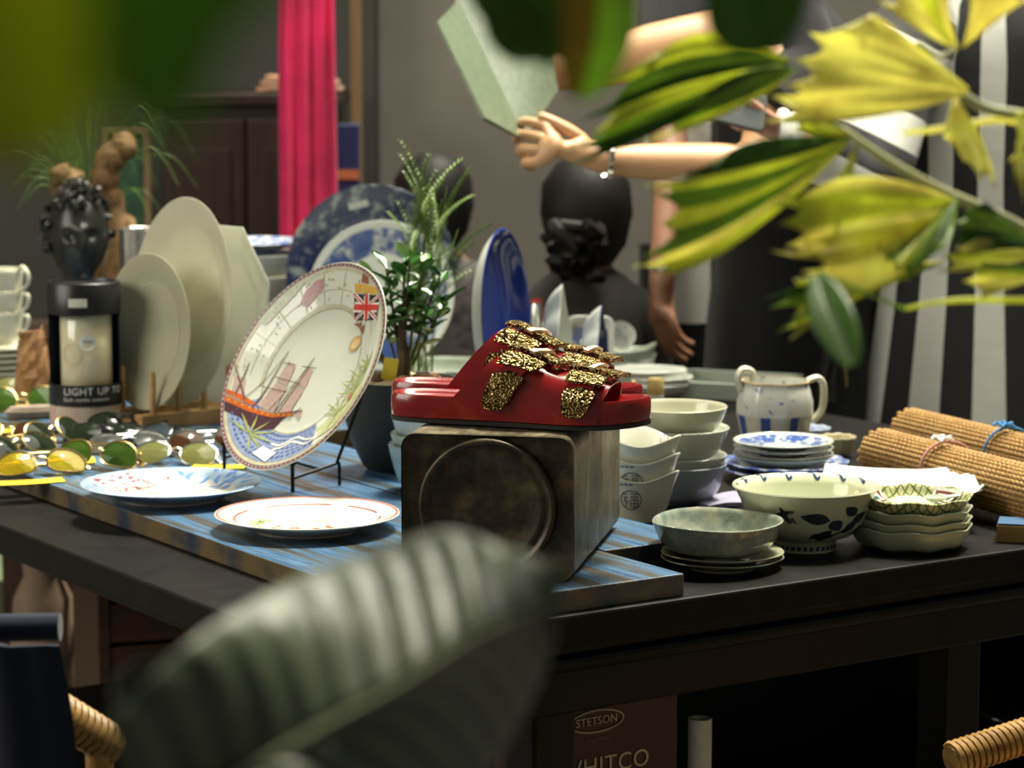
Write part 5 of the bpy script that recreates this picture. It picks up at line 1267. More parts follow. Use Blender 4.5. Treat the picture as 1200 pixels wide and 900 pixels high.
# ================================================================ people
def skinmat(name, col):
    t = NT(name); f = t.noise(t.coord(), 20, 3); t.set(col=t.ramp(f, [(.3, tuple(c * .9 for c in col)), (.7, col)]), rough=.45, sss=.12); t.b.inputs['Subsurface Radius'].default_value = (.02, .008, .005); return t.m
m_sk1 = skinmat('warm_skin', (.66, .38, .20)); m_sk2 = skinmat('rosy_skin', (.62, .34, .24)); m_sk3 = skinmat('tan_skin', (.40, .20, .12))
m_hair = plain('black_hair', (.007, .006, .005), .6, 0, .3, 60, bump=.4, spec=.25)
class Sk:
    "stick figure that grows into one continuous body"
    def __init__(s, o): s.v = []; s.e = []; s.r = []; s.o = Vector(o)
    def p(s, pos, r, to=None):
        s.v.append(Vector(pos) - s.o); s.r.append(r if isinstance(r, tuple) else (r, r))
        if to is not None: s.e.append((to, len(s.v) - 1))
        return len(s.v) - 1
    def hand(s, wi, d, n, curl=(.3, .4, .3), thumb=.3, k=1.0, spread=0):
        w = s.v[wi] + s.o; d = Vector(d).normalized(); n = Vector(n); n = (n - d * n.dot(d)).normalized(); sd = n.cross(d)
        pm = s.p(w + d * .035 * k, (.026 * k, .018 * k), wi); kn = s.p(w + d * .070 * k, (.030 * k, .014 * k), pm)
        for i in range(4):
            off = (1.5 - i) * .0195 * k; b = s.p(w + d * (.088 - .004 * abs(i - 1)) * k + sd * off, .0098 * k, kn); dr = (d + sd * (1.5 - i) * .05).normalized(); q = s.v[b] + s.o; a = 0
            for j, L in enumerate(((.040, .027, .022), (.044, .029, .023), (.041, .027, .022), (.032, .021, .019))[i]):
                a += curl[j] * (1 + .12 * i); dd = dr * math.cos(a) + n * math.sin(a); q = q + dd * L * k; b = s.p(q, (.0088, .0082, .0070)[j] * k, b)
        q = w + d * .030 * k + sd * .026 * k; b = s.p(q, .012 * k, pm); dr = (sd * .30 + d * .92 - n * .22).normalized(); a = 0
        for j, L in enumerate((.026, .022, .017)):
            a += thumb; dd = dr * math.cos(a) + (d * .7 + n * .7).normalized() * math.sin(a); q = q + dd * L * k; b = s.p(q, (.0105, .0095, .008)[j] * k, b)
        return kn
    def build(s, parent, mat):
        me = bpy.data.meshes.new('body'); me.from_pydata([tuple(v) for v in s.v], s.e, []); me.materials.append(mat)
        o = bpy.data.objects.new('body', me); COL.objects.link(o); o.parent = parent
        md = o.modifiers.new('skin', 'SKIN'); md.use_smooth_shade = True
        if not me.skin_vertices:
            bpy.context.view_layer.objects.active = o; bpy.ops.mesh.customdata_skin_add()
        for i, sv in enumerate(me.skin_vertices[0].data): sv.radius = s.r[i]; sv.use_root = (i == 0)
        sb = o.modifiers.new('sub', 'SUBSURF'); sb.levels = 1; sb.render_levels = 1
        return o
def torso_loft(rings, n=40, fn=None):
    "rings: (cx, cy, z, rx, ry)"
    out = []
    for k, (cx, cy_, z, rx, ry) in enumerate(rings):
        out.append([(cx + rx * math.cos(a) * (1 if fn is None else fn(a, z)), cy_ + ry * math.sin(a) * (1 if fn is None else fn(a, z)), z) for a in [2 * PI * j / n for j in range(n)]])
    return MB().rings(out, cap=True)
def head(sk, neck_i, c, face):
    f = Vector(face).normalized(); c = Vector(c); b = sk.p(c + Vector((0, 0, -.055)), (.055, .06), neck_i); t = sk.p(c + Vector((0, 0, .02)), (.074, .085), b); u = sk.p(c + Vector((0, 0, .085)), (.055, .06), t)
    sk.p(c + f * .098 + Vector((0, 0, -.01)), .012, t)
    for s_ in (-1, 1): sk.p(c + f.cross(Vector((0, 0, 1))) * s_ * .086 + Vector((0, 0, -.005)), .010, t)
    return t
# ---- two customers; the dark clothed one holds a folded menu with both hands
b0 = Vector((Q(928, 200, 4.8).x, 4.8, 0))
p1 = thing('person', 'person in charcoal top and black skirt holding up a folded grey green menu', 'person', b0)
sk = Sk(b0)
pel = sk.p(b0 + Vector((0, 0, .92)), (.12, .10)); w_ = sk.p(b0 + Vector((0, 0, 1.08)), (.11, .09), pel); ch = sk.p(b0 + Vector((-.01, 0, 1.28)), (.13, .10), w_); nk = sk.p(b0 + Vector((-.02, 0, 1.46)), .05, ch)
head(sk, nk, b0 + Vector((-.05, 0, 1.60)), (-1, -.2, 0))
shL = sk.p(b0 + Vector((-.02, -.15, 1.37)), .055, ch); eL = Q(884, 196, 4.52); wL = Q(697, 186, 4.47); e_ = sk.p(eL, .043, shL); m1 = sk.p(eL.lerp(wL, .3), .041, e_); w1_ = sk.p(wL, (.030, .025), m1)
sk.hand(w1_, Q(600, 158, 4.46) - wL, (0.25, 1, -.35), (.55, .85, .5), .25, 1.12)
shR = sk.p(b0 + Vector((-.02, .13, 1.39)), .06, ch); eR = Q(838, 48, 4.72); wR = Q(652, 82, 4.70); e2 = sk.p(eR, .062, shR); m2 = sk.p(eR.lerp(wR, .35), .058, e2); w2_ = sk.p(wR, (.042, .036), m2)
sk.hand(w2_, Q(575, 62, 4.70) - wR, (.2, -.9, -.3), (.4, .5, .4), .3, 1.12)
for s_ in (-1, 1):
    hp = sk.p(b0 + Vector((0, s_ * .09, .86)), .085, pel); kn = sk.p(b0 + Vector((-.02, s_ * .09, .48)), .055, hp); an_ = sk.p(b0 + Vector((0, s_ * .09, .08)), .035, kn); sk.p(b0 + Vector((-.14, s_ * .09, .03)), .03, an_)
sk.build(p1, m_sk1)
m_char = fabric('charcoal_jersey', (.013, .013, .014)); m_blkc = fabric('black_cotton', (.004, .004, .0045))
torso_loft([(0, 0, .98, .135, .165), (0, 0, 1.06, .13, .16), (-.005, 0, 1.2, .14, .175), (-.01, 0, 1.33, .14, .18), (-.015, 0, 1.40, .11, .15), (-.02, 0, 1.46, .06, .07)]).build('top', m_char, p1)
MB().tube(crom([tuple(sk.v[shL] + Vector((.0, .03, .03))), tuple(sk.v[shL] + Vector((.02, -.02, -.06))), tuple(sk.v[e_] + Vector((.02, .03, .10)))], 5), .068, 16).build('sleeve', m_char, p1)
MB().tube([sk.v[shR] + Vector((.02, -.02, .02)), sk.v[shR].lerp(sk.v[e2], .55)], .075, 16).build('sleeve', m_char, p1)
torso_loft([(.0, 0, .20, .18, .21), (0, 0, .5, .17, .20), (0, 0, .85, .155, .185), (0, 0, 1.0, .14, .165), (0, 0, 1.04, .135, .16)], 48, lambda a, z: 1 + .05 * math.sin(a * 9) * max(0, 1 - z)).build('skirt', m_blkc, p1)
hs = torso_loft([(-.05, 0, 1.55, .07, .06), (-.03, 0, 1.62, .105, .09), (-.03, 0, 1.69, .10, .085), (-.03, 0, 1.73, .05, .045)]).build('hair', m_hair, p1)
bc = wL.lerp(eL, .08) - b0; bd = (eL - wL).normalized(); bm_ = bd.to_track_quat('Z', 'Y').to_matrix().to_4x4(); bm_.translation = bc
MB().lathe([(.033, -.006), (.036, -.004), (.036, .004), (.033, .006)], 24).xf(bm_).build('bracelet', m_fr_s, p1)
bc = wR.lerp(eR, .05) - b0; bm_ = (eR - wR).normalized().to_track_quat('Z', 'Y').to_matrix().to_4x4(); bm_.translation = bc
# folded menu: two stiff covers meeting at a spine
mn = thing('folded_menu', 'grey green folded menu held up by the person in charcoal', 'menu', Q(590, 100, 4.45))
t_ = NT('grey_green_board'); f_ = t_.noise(t_.coord((30, 30, 3)), 4, 4); t_.set(col=t_.ramp(f_, [(.3, (.11, .14, .09)), (.7, (.17, .21, .14))]), rough=.35); m_menu = t_.m
def quad_slab(name, pts, th, m, par):
    o = par.location; p = [Vector(q) - o for q in pts]
    MB().grid(lambda a, b: p[0].lerp(p[1], a).lerp(p[3].lerp(p[2], a), b), 6, 8, 0, th).build(name, m, par, ang=40)
quad_slab('cover', [Q(565, 140, 4.36), Q(613, 166, 4.50), Q(535, 2, 4.62), Q(510, 28, 4.48)], .006, m_menu, mn)
quad_slab('cover', [Q(613, 166, 4.506), Q(652, 106, 4.62), Q(628, -40, 4.70), Q(535, 2, 4.626)], .006, m_menu, mn)
MB().tube([Q(613, 166, 4.503) - mn.location, Q(535, 2, 4.623) - mn.location], .004, 8).build('spine', plain('pale_edge', (.55, .58, .46), .5), mn)
# ---- person behind, arm hanging, white cloth bag
b2 = Vector((Q(845, 200, 5.35).x, 5.35, 0))
p2 = thing('person', 'person in dark grey standing behind with one arm hanging beside a white bag', 'person', b2)
sk = Sk(b2); pel = sk.p(b2 + Vector((0, 0, .95)), (.11, .1)); w_ = sk.p(b2 + Vector((0, 0, 1.12)), (.11, .09), pel); ch = sk.p(b2 + Vector((0, 0, 1.32)), (.12, .1), w_); nk = sk.p(b2 + Vector((0, 0, 1.5)), .05, ch); head(sk, nk, b2 + Vector((0, 0, 1.64)), (-.3, 1, 0))
sh = sk.p(b2 + Vector((-.15, -.02, 1.42)), .05, ch); el = Q(788, 195, 5.08); wr = Q(776, 318, 4.95); e_ = sk.p(el, .040, sh); w2_ = sk.p(wr, (.029, .024), e_)
sk.hand(w2_, (.03, -.02, -1), (.9, .35, -.1), (.25, .35, .3), .2, 1.1)
sh2 = sk.p(b2 + Vector((.16, 0, 1.42)), .05, ch); e2 = sk.p(b2 + Vector((.2, .02, 1.12)), .04, sh2); w3 = sk.p(b2 + Vector((.2, .02, .88)), .03, e2); sk.hand(w3, (0, 0, -1), (-1, 0, 0))
for s_ in (-1, 1):
    hp = sk.p(b2 + Vector((s_ * .09, 0, .88)), .08, pel); kn = sk.p(b2 + Vector((s_ * .09, 0, .48)), .055, hp); an_ = sk.p(b2 + Vector((s_ * .09, 0, .08)), .035, kn); sk.p(b2 + Vector((s_ * .09, .13, .03)), .03, an_)
sk.build(p2, m_sk3)
m_dg = fabric('dark_grey_cotton', (.035, .034, .036))
torso_loft([(.03, 0, .92, .15, .12), (.02, 0, 1.1, .15, .12), (0, 0, 1.3, .17, .13), (0, 0, 1.42, .17, .12), (0, 0, 1.5, .06, .06)]).build('shirt', m_dg, p2)
MB().tube([sk.v[sh] + Vector((.03, 0, .02)), sk.v[sh].lerp(sk.v[e_], .6)], .06, 16).build('sleeve', m_dg, p2)
for s_ in (-1, 1): torso_loft([(s_ * .085, 0, .1, .075, .085), (s_ * .085, 0, .5, .085, .09), (s_ * .075, 0, .95, .095, .115)], 24).build('trouser_leg', m_blkc, p2)
torso_loft([(0, -.02, 1.58, .08, .07), (0, -.02, 1.66, .1, .11), (0, 0, 1.74, .09, .1), (0, 0, 1.78, .04, .05)]).build('hair', m_hair, p2)
MB().lathe([(.031, -.005), (.034, -.004), (.034, .004), (.031, .005)], 24, c=wr - b2 + Vector((0, 0, .008))).build('bracelet', m_fr_s, p2)
cbp = Q(803, 378, 5.17)
wb = thing('white_bag', 'flat white cloth bag hanging beside the arm of the person behind', 'bag', (cbp.x, 5.17, 0)); wb.location.z = cbp.z
ht = Q(790, 140, 5.17).z - cbp.z
MB().grid(lambda a, b: Vector(((a - .5) * (.085 + .055 * b ** 1.5) - .022 * b ** 2, .008 * math.sin(a * 6 + b * 4), b * ht)), 14, 20, 0, .012).build('bag', fabric('white_canvas', (.62, .62, .56)), wb, ang=60)
for s_ in (-.03, .03): MB().tube(crom([(s_ - .02, 0, ht - .01), (s_ - .01, .02, ht + .12), (s_ * .5 + .01, .05, ht + .2)], 5), .006, 8, flat=.4).build('strap', fabric('white_canvas', (.62, .62, .56)), wb)
# ---- striped robe person
b3 = Vector((Q(1146, 300, 4.75).x, 4.75, 0))
p3 = thing('person', 'person in a black and white striped robe holding a grey phone', 'person', b3)
sk = Sk(b3); pel = sk.p(b3 + Vector((0, 0, .95)), (.12, .11)); w_ = sk.p(b3 + Vector((0, 0, 1.12)), (.11, .1), pel); ch = sk.p(b3 + Vector((0, 0, 1.32)), (.13, .1), w_); nk = sk.p(b3 + Vector((0, 0, 1.5)), .05, ch); head(sk, nk, b3 + Vector((0, 0, 1.64)), (-.8, -.5, 0))
sh = sk.p(b3 + Vector((-.14, -.05, 1.40)), .05, ch); el = Q(1004, 205, 4.42); wr = Q(918, 158, 4.36); e_ = sk.p(el, .040, sh); w2_ = sk.p(wr, (.028, .024), e_); sk.hand(w2_, Q(870, 138, 4.34) - wr, (-.1, .5, .8), (.5, .6, .4), .3, .95)
sh2 = sk.p(b3 + Vector((.16, 0, 1.40)), .05, ch); e2 = sk.p(b3 + Vector((.22, -.04, 1.12)), .04, sh2); w3 = sk.p(b3 + Vector((.2, -.1, .9)), .03, e2); sk.hand(w3, (0, 0, -1), (-1, 0, 0))
for s_ in (-1, 1):
    hp = sk.p(b3 + Vector((s_ * .09, 0, .88)), .08, pel); kn = sk.p(b3 + Vector((s_ * .09, 0, .48)), .055, hp); an_ = sk.p(b3 + Vector((s_ * .09, 0, .08)), .035, kn); sk.p(b3 + Vector((s_ * .09, -.13, .03)), .03, an_)
sk.build(p3, m_sk2)
def stripes(name, k, ph, axis=None):
    t = NT(name); tc = t.n('ShaderNodeTexCoord'); sp = t.n('ShaderNodeSeparateXYZ', i_0=tc.outputs['Object'])
    a = t.math('ARCTAN2', sp.outputs[1], sp.outputs[0]) if axis is None else sp.outputs[axis]
    if axis == 2: a = t.math('ADD', sp.outputs[2], t.math('MULTIPLY', sp.outputs[0], .5))
    s_ = t.math('SINE', t.math('ADD', t.math('MULTIPLY', a, k), ph)); t.set(col=t.ramp(t.math('MULTIPLY_ADD', s_, .5, .5), [(.47, (.010, .010, .011)), (.50, (.66, .66, .60))]), rough=.8, sheen=.1); t.bump(t.noise(t.coord(), 9, 3), .3, .01); return t.m
torso_loft([(0, 0, .22, .28, .26), (0, 0, .6, .235, .22), (0, 0, .9, .195, .18), (0, 0, 1.12, .175, .155), (0, 0, 1.32, .195, .16), (0, 0, 1.43, .17, .14), (0, 0, 1.5, .07, .07)], 64, lambda a, z: 1 + .035 * math.sin(a * 12) * max(.2, 1.2 - z)).build('robe', stripes('black_white_stripes', 11.0, .6), p3)
MB().tube(crom([tuple(sk.v[sh] + Vector((.03, 0, .02))), tuple(sk.v[sh].lerp(sk.v[e_], .5)), tuple(sk.v[e_] + Vector((.01, 0, -.01))), tuple(sk.v[e_].lerp(sk.v[w2_], .6))], 6), [.075 + .012 * math.sin(k * .3) for k in range(19)], 20).build('sleeve', stripes('sleeve_stripes', 46.0, .3, 2), p3)
torso_loft([(0, .02, 1.58, .08, .08), (0, .02, 1.66, .1, .1), (0, 0, 1.74, .09, .09), (0, 0, 1.78, .04, .04)]).build('hair', m_hair, p3)
for k in range(2):
    q = Q(932 - 14 * k, 166 - 4 * k, 4.37) - b3; MB().tube([q + Vector((.0, .045 * math.cos(a), .04 * math.sin(a))) for a in [2 * PI * j / 24 for j in range(24)]], .012, 8, closed=True).build('cuff', fabric('white_cuff', (.72, .72, .68)), p3)
ph = thing('phone', 'dark grey phone in the hand of the person in stripes', 'phone', Q(846, 122, 4.31), (math.radians(62), math.radians(14), math.radians(8)))
MB().prism(rrect(.15, .072, .010), 0, .009).build('body', plain('phone_grey', (.12, .13, .13), .3, .3), ph, bevel=.001); MB().prism(rrect(.142, .066, .008), -.0006, .0002).build('screen', plain('phone_glass', (.02, .022, .022), .08), ph)
# ---- clear pouch hanging by the robe
cpz = Q(983, 472, 4.5); po = thing('clear_pouch', 'clear plastic pouch with black straps hanging beside the striped robe', 'pouch', (cpz.x, 4.5, cpz.z))
hp_ = Q(983, 355, 4.5).z - cpz.z
MB().grid(lambda a, b: Vector(((a - .5) * (.075 - .03 * b), .012 * math.sin(PI * a) * (1 - b) + .002, b * hp_)), 10, 12, 0, .0012).build('film', glass('clear_film', (.9, .95, .9), .03), po)
for x in (-.03, -.006): MB().tube(crom([(x - .008, 0, .01), (x + .004, -.006, hp_ * .5), (.004, 0, hp_ + .004)], 5), .0045, 8, flat=.5).build('strap', m_blkc, po)
MB().tube([(.012, -.004, .03), (.004, -.003, hp_ * .8)], .003, 8).build('zip', m_fr_g, po)
MB().tube([(.006 + .011 * math.cos(a), 0, hp_ + .010 + .011 * math.sin(a)) for a in [2 * PI * j / 20 for j in range(20)]], .0022, 8, closed=True).build('ring', m_chr, po)
MB().tube(crom([(.006, 0, hp_ + .02), (.05, .02, hp_ + .10), (.13, .10, hp_ + .20)], 5), .003, 8).build('cord', m_blkc, po)
# ---- green bottle on a small stand between the people
gb = Q(1014, 262, 5.7); t = thing('bottle_stand', 'narrow dark stand carrying a green bottle behind the customers', 'stand', (gb.x, 5.7, 0))
MB().box((0, 0, gb.z / 2), (.12, .12, gb.z)).build('column', m_darkwood, t, smooth=False, bevel=.005); MB().box((0, 0, gb.z - .01), (.16, .16, .02)).build('top', m_darkwood, t, smooth=False, bevel=.003)
bt = thing('green_bottle', 'green glass bottle with red label standing behind the customers', 'bottle', (gb.x, 5.7, gb.z)); bh_ = Q(1014, 182, 5.7).z - gb.z
MB().lathe([(0, 0), (.030, 0), (.032, .004), (.032, bh_ * .5), (.028, bh_ * .62), (.013, bh_ * .8), (.012, bh_ * .93), (0, bh_ * .93)], 32).build('glass', plain('green_glass', (.02, .16, .04), .08, 0, .1), bt); MB().lathe([(.0323, bh_ * .05), (.0328, bh_ * .05), (.0328, bh_ * .3), (.0323, bh_ * .3)], 32).build('label', plain('red_label', (.6, .04, .03), .5), bt); MB().lathe([(0, bh_ * .9), (.014, bh_ * .9), (.014, bh_), (0, bh_)], 20).build('cap', plain('red_cap', (.5, .03, .03), .4), bt)
# ---- two seated people with their backs turned
def seated(label, hx, hy, Y, cloth, hairlen, skin, strap=None, lx=0, kw=1.0):
    hc_ = Q(hx, hy, Y); b = Vector((hc_.x, Y, 0)); z = hc_.z; t = thing('person', label, 'person', b); sk = Sk(b); seat = z - .62
    pel = sk.p(b + Vector((0, 0, seat + .10)), (.12, .10)); w_ = sk.p(b + Vector((0, 0, z - .40)), (.11, .09), pel); ch = sk.p(b + Vector((0, 0, z - .26)), (.12, .1), w_); nk = sk.p(b + Vector((0, 0, z - .11)), .045, ch); head(sk, nk, hc_, (.15, 1, 0))
    for s_ in (-1, 1):
        sh = sk.p(b + Vector((s_ * .135 * kw, 0, z - .20)), .05, ch); el = sk.p(b + Vector((s_ * (.185 * kw if s_ > 0 else .185), .05, z - .44)), .04, sh); wr = sk.p(b + Vector((s_ * .07 + lx * .4, .22, z - .45)), .028, el); sk.hand(wr, (-s_ * .3 + lx, 1, -.1), (0, 0, -1))
        hp = sk.p(b + Vector((s_ * .1, .04, seat + .08)), .08, pel); kn = sk.p(b + Vector((s_ * .11 + lx, .42, seat + .06)), .06, hp); an_ = sk.p(b + Vector((s_ * .11 + lx, .40, .08)), .038, kn); sk.p(b + Vector((s_ * .11 + lx, .52, .03)), .03, an_)
        MB().tube(crom([tuple(sk.v[sh] + Vector((-s_ * .04, 0, .015))), tuple(sk.v[sh] + Vector((s_ * .015, 0, -.03))), tuple(sk.v[sh].lerp(sk.v[el], .8))], 5), .070 * (.5 + .5 * kw), 16).build('sleeve', cloth, t)
        MB().tube(crom([tuple(sk.v[hp] + Vector((0, -.1, 0))), tuple(sk.v[kn]), tuple(sk.v[kn] + Vector((0, .02, -.06))), tuple(sk.v[an_] + Vector((0, 0, .02)))], 5), .09, 16).build('trouser_leg', m_blkc, t)
    sk.build(t, skin)
    torso_loft([(0, 0, seat + .02, .17, .13), (0, 0, z - .42, .15 * kw, .115), (0, 0, z - .28, .175 * kw, .125), (0, 0, z - .20, .185 * kw, .11), (0, 0, z - .155, .16 * kw, .095), (0, 0, z - .125, .08, .075), (0, 0, z - .11, .055, .055)]).build('shirt', cloth, t)
    h0 = z - b.z
    hr = torso_loft([(0, -.045, h0 - .10, .05, .035), (0, -.025, h0 - .06, .078, .07), (0, -.012, h0, .092, .095), (0, -.005, h0 + .06, .088, .092), (0, 0, h0 + .10, .06, .065), (0, 0, h0 + .118, .02, .02)], 32, lambda a, zz: 1 + .02 * math.sin(a * 11 + zz * 40)).build('hair', m_hair, t)
    if hairlen: 
        mb = MB(); rn = random.Random(1)
        for k in range(26):
            c = Vector((-.028 + rn.uniform(-.03, .03), -.115 + rn.uniform(-.02, .02), h0 - .055 + rn.uniform(-.04, .035))); mb.tube(crom([tuple(c + Vector((rn.uniform(-.035, .035), rn.uniform(-.02, .02), rn.uniform(-.035, .035)))) for _ in range(4)], 3), .012, 7)
        mb.build('hair_bun', m_hair, t)['kind'] = 'stuff'
    if strap: MB().tube(crom([(-.10, -.085, h0 - .165), (-.085, -.12, h0 - .24), (-.06, -.125, h0 - .36)], 4), .012, 8, flat=.3).build('strap', strap, t)
    st = thing('stool', 'low wooden stool under the ' + ('bun haired' if hairlen else 'pattern shirted') + ' seated person', 'stool', b)
    MB().box((0, .02, seat - .02), (.34, .34, .035)).build('seat', m_darkwood, st, smooth=False, bevel=.004)
    for x in (-.13, .13):
        for y in (-.11, .15): MB().box((x, y, (seat - .03) / 2), (.035, .035, seat - .03)).build('leg', m_darkwood, st, smooth=False, bevel=.002)
seated('seated person in dark grey with black hair in a low bun and red strap', 687, 250, 5.12, fabric('slate_cotton', (.055, .05, .048)), True, m_sk3, fabric('red_strap', (.5, .05, .03)), -.10, .70)
seated('seated person with short black hair and dark patterned shirt behind the feathery shrub', 508, 240, 5.85, plain('dark_print', (.06, .05, .05), .8, 0, .9, 45), False, skinmat('amber_skin', (.5, .22, .10)))
# ================================================================ things under and before the table
# ---- printed box on the lower shelf
bxp = T(.375, .125, .38)
hb = thing('printed_box', 'dark maroon box with cream lettering on the shelf under the table', 'box', bxp, (0, 0, TA))
bw, bd_, bhh = .165, .14, .262
m_mar = plain('maroon_card', (.045, .014, .010), .45, 0, .2, 30); m_tanc = plain('worn_tan_card', (.20, .11, .05), .7, 0, .3, 40); m_crm = plain('cream_print', (.62, .54, .34), .5, 0, .1)
MB().box((bw / 2, bd_ / 2, bhh / 2), (bw, bd_, bhh)).build('carton', m_mar, hb, smooth=False, bevel=.004)
MB().prism([(.004, .0), (bw - .03, .0), (bw - .042, .028), (.02, .030)], 0, .004, tf=Matrix.Translation((0, .004, bhh)) @ Matrix.Rotation(math.radians(78), 4, 'X')).build('flap', m_tanc, hb, smooth=False)
def face(mb, x, z): return mb.xf(Matrix.Translation((x, -.0012, z)) @ Matrix.Rotation(PI / 2, 4, 'X'))
lx_, lz_ = .048, bhh - .042
face(text_mesh('STETSON', .0135, space=1.02), lx_, lz_ - .004).build('lettering', m_crm, hb, smooth=False, recalc=False)['kind'] = 'stuff'
MB().tube([(lx_ + .037 * math.cos(a), -.0012, lz_ + .0125 * math.sin(a)) for a in [2 * PI * j / 40 for j in range(40)]], .0011, 6, closed=True).build('oval_emblem', m_crm, hb)
face(text_mesh('REGISTERED', .0058, space=1.1), lx_ + .002, lz_ - .023).build('lettering', plain('faded_print', (.26, .20, .12), .6), hb, smooth=False, recalc=False)['kind'] = 'stuff'
face(text_mesh('WHITCO', .029, space=1.06), lx_ + .012, lz_ - .062).build('lettering', m_crm, hb, smooth=False, recalc=False)['kind'] = 'stuff'
rp = T(.575, .13, .38); t = thing('paper_roll', 'white rolled paper standing beside the maroon box under the table', 'paper roll', rp)
MB().lathe([(.010, 0), (.014, 0), (.014, .20), (.010, .20), (.010, 0)], 24).build('roll', plain('white_paper', (.7, .68, .6), .8), t); MB().lathe([(.0142, .09), (.0148, .09), (.0148, .1), (.0142, .1)], 24).build('band', m_tanc, t)
# ---- rattan chairs
m_rat = wood('rattan', (.20, .10, .025), (.50, .30, .09), 0, 6, .45)
def wrapped(name, pts, r, parent, m, pitch=.008):
    c = crom([tuple(p) for p in pts], 8); c = [Vector(p) for p in c]
    MB().tube(c, r * .93, 12).build(name, m, parent)
    mb = MB(); L = 0; tot = sum((b - a).length for a, b in zip(c, c[1:])); n = int(tot / pitch); acc = 0; idx = 0
    for k in range(n):
        d = pitch * (k + .5)
        while idx < len(c) - 2 and acc + (c[idx + 1] - c[idx]).length < d: acc += (c[idx + 1] - c[idx]).length; idx += 1
        t = (c[idx + 1] - c[idx]).normalized(); p = c[idx] + t * (d - acc); u = t.orthogonal().normalized(); w = t.cross(u)
        mb.tube([p + (u * math.cos(a) + w * math.sin(a)) * r + t * pitch * .35 * a / PI for a in [2 * PI * j / 14 for j in range(15)]], pitch * .46, 5, cap=False)
    mb.build('winding', m, parent)['kind'] = 'stuff'
def rattan_chair(label, a, b, drop, side, r=.016):
    "top rail from a to b, posts to the floor, seat hung towards side"
    t = thing('rattan_chair', label, 'chair', (a.x, a.y, 0)); A = Vector((0, 0, a.z)); B = Vector((b.x - a.x, b.y - a.y, b.z)); d = (B - A).normalized()
    wrapped('top_rail', [A - d * .02, A.lerp(B, .5) + Vector((0, 0, .012)), B + d * .02], r, t, m_rat)
    S_ = Vector(side)
    for q in (A, B):
        MB().tube([q, Vector((q.x, q.y, .004))], r * .8, 12).build('leg', m_rat, t); f = Vector((q.x, q.y, 0)) + S_; MB().tube([f + Vector((0, 0, .42)), f + Vector((0, 0, .004))], r * .8, 12).build('leg', m_rat, t)
    s0, s1 = Vector((A.x, A.y, .40)), Vector((B.x, B.y, .40)); MB().grid(lambda u, v: s0.lerp(s1, u) + S_ * v + Vector((0, 0, -.01 * math.sin(PI * u) * math.sin(PI * v))), 8, 8, 0, .02).build('seat', m_rat, t)
    for k in range(1, 5):
        p, q = A.lerp(B, k / 5), s0.lerp(s1, k / 5); MB().tube([p, q], r * .4, 8).build('spindle', m_rat, t)
    return t
rattan_chair('rattan chair with wrapped top rail standing before the right end of the table', Q(1132, 886, 2.72), Q(1132, 886, 2.72) + Vector((.40, .18, .045)), 0, (.16, -.36, 0), .017)
cl_a = Q(116, 866, 2.25); rattan_chair('rattan chair standing before the table under a navy cloth', cl_a, Q(20, 796, 2.12) - Vector((.25, .10, -.16)), 0, (-.12, -.35, 0), .016)
nb = Q(22, 740, 2.1); t = thing('navy_jacket', 'dark navy cloth hung over the rattan chair before the table', 'jacket', (nb.x + .005, 2.1, 0))
m_nav = fabric('navy_cloth', (.010, .014, .032))
MB().grid(lambda a, b: Vector((-.20 + a * .235 + .012 * math.sin(b * 6), .05 * math.cos(a * 3) + .018 * math.sin(a * 14), nb.z + .01 - b * .42 - .015 * a * a)), 20, 24, 0, .008).build('cloth', m_nav, t, ang=60); MB().tube([(-.2, .0, nb.z), (.03, .0, nb.z + .004)], .012, 10).build('collar', m_nav, t)
# ---- things seen beneath the table on the left
jp = Q(46, 720, 4.6); t = thing('clay_jar', 'tall pale clay jar standing on the floor beneath the table', 'jar', (jp.x - .02, 4.75, 0)); jz = Q(46, 668, 4.6).z
MB().lathe([(0, 0), (.05, 0), (.06, .02), (.07, jz * .4), (.055, jz * .8), (.035, jz * .9), (.04, jz), (.034, jz), (.03, jz * .9), (0, jz * .88)], 40).build('jar', plain('pale_clay', (.36, .24, .17), .6, 0, .25, 14), t); MB().tube(crom([(.035, -.01, jz * .92), (.075, -.01, jz * .9), (.078, -.01, jz * .75), (.06, -.01, jz * .66)], 5), .008, 8).build('handle', plain('pale_clay', (.36, .24, .17), .6), t)
cp2 = Q(140, 740, 4.3); t = thing('wooden_crate', 'brown wooden crate standing on the floor beneath the table', 'crate', (cp2.x + .10, 4.40, 0), (0, 0, .3)); cz2 = Q(140, 668, 4.3).z
m_crate = wood('crate_wood', (.05, .024, .012), (.11, .055, .026), 0, 5, .7)
for k in range(6): MB().box((0, -.15, .03 + k * (cz2 - .03) / 6), (.34, .015, (cz2 - .05) / 6 - .004)).build('slat', m_crate, t, smooth=False, bevel=.002)
for x in (-.165, .165):
    MB().box((x, 0, cz2 / 2), (.02, .32, cz2)).build('side', m_crate, t, smooth=False, bevel=.002)
MB().box((0, .15, cz2 / 2), (.34, .015, cz2)).build('back', m_crate, t, smooth=False)
gp = Q(15, 690, 5.75); t = thing('green_basin', 'pale green enamel basin standing on a low stand beneath the table', 'basin', (gp.x - .05, 5.75, 0)); zg = Q(15, 660, 5.75).z
MB().lathe([(0, zg - .10), (.13, zg - .10), (.19, zg - .01), (.20, zg), (.185, zg), (.12, zg - .09), (0, zg - .09)], 40).build('basin', plain('green_enamel', (.30, .36, .22), .3), t); MB().lathe([(0, 0), (.12, 0), (.1, .03), (.06, .05), (.06, zg - .12), (.12, zg - .1), (0, zg - .1)], 24).build('stand', m_crate, t)

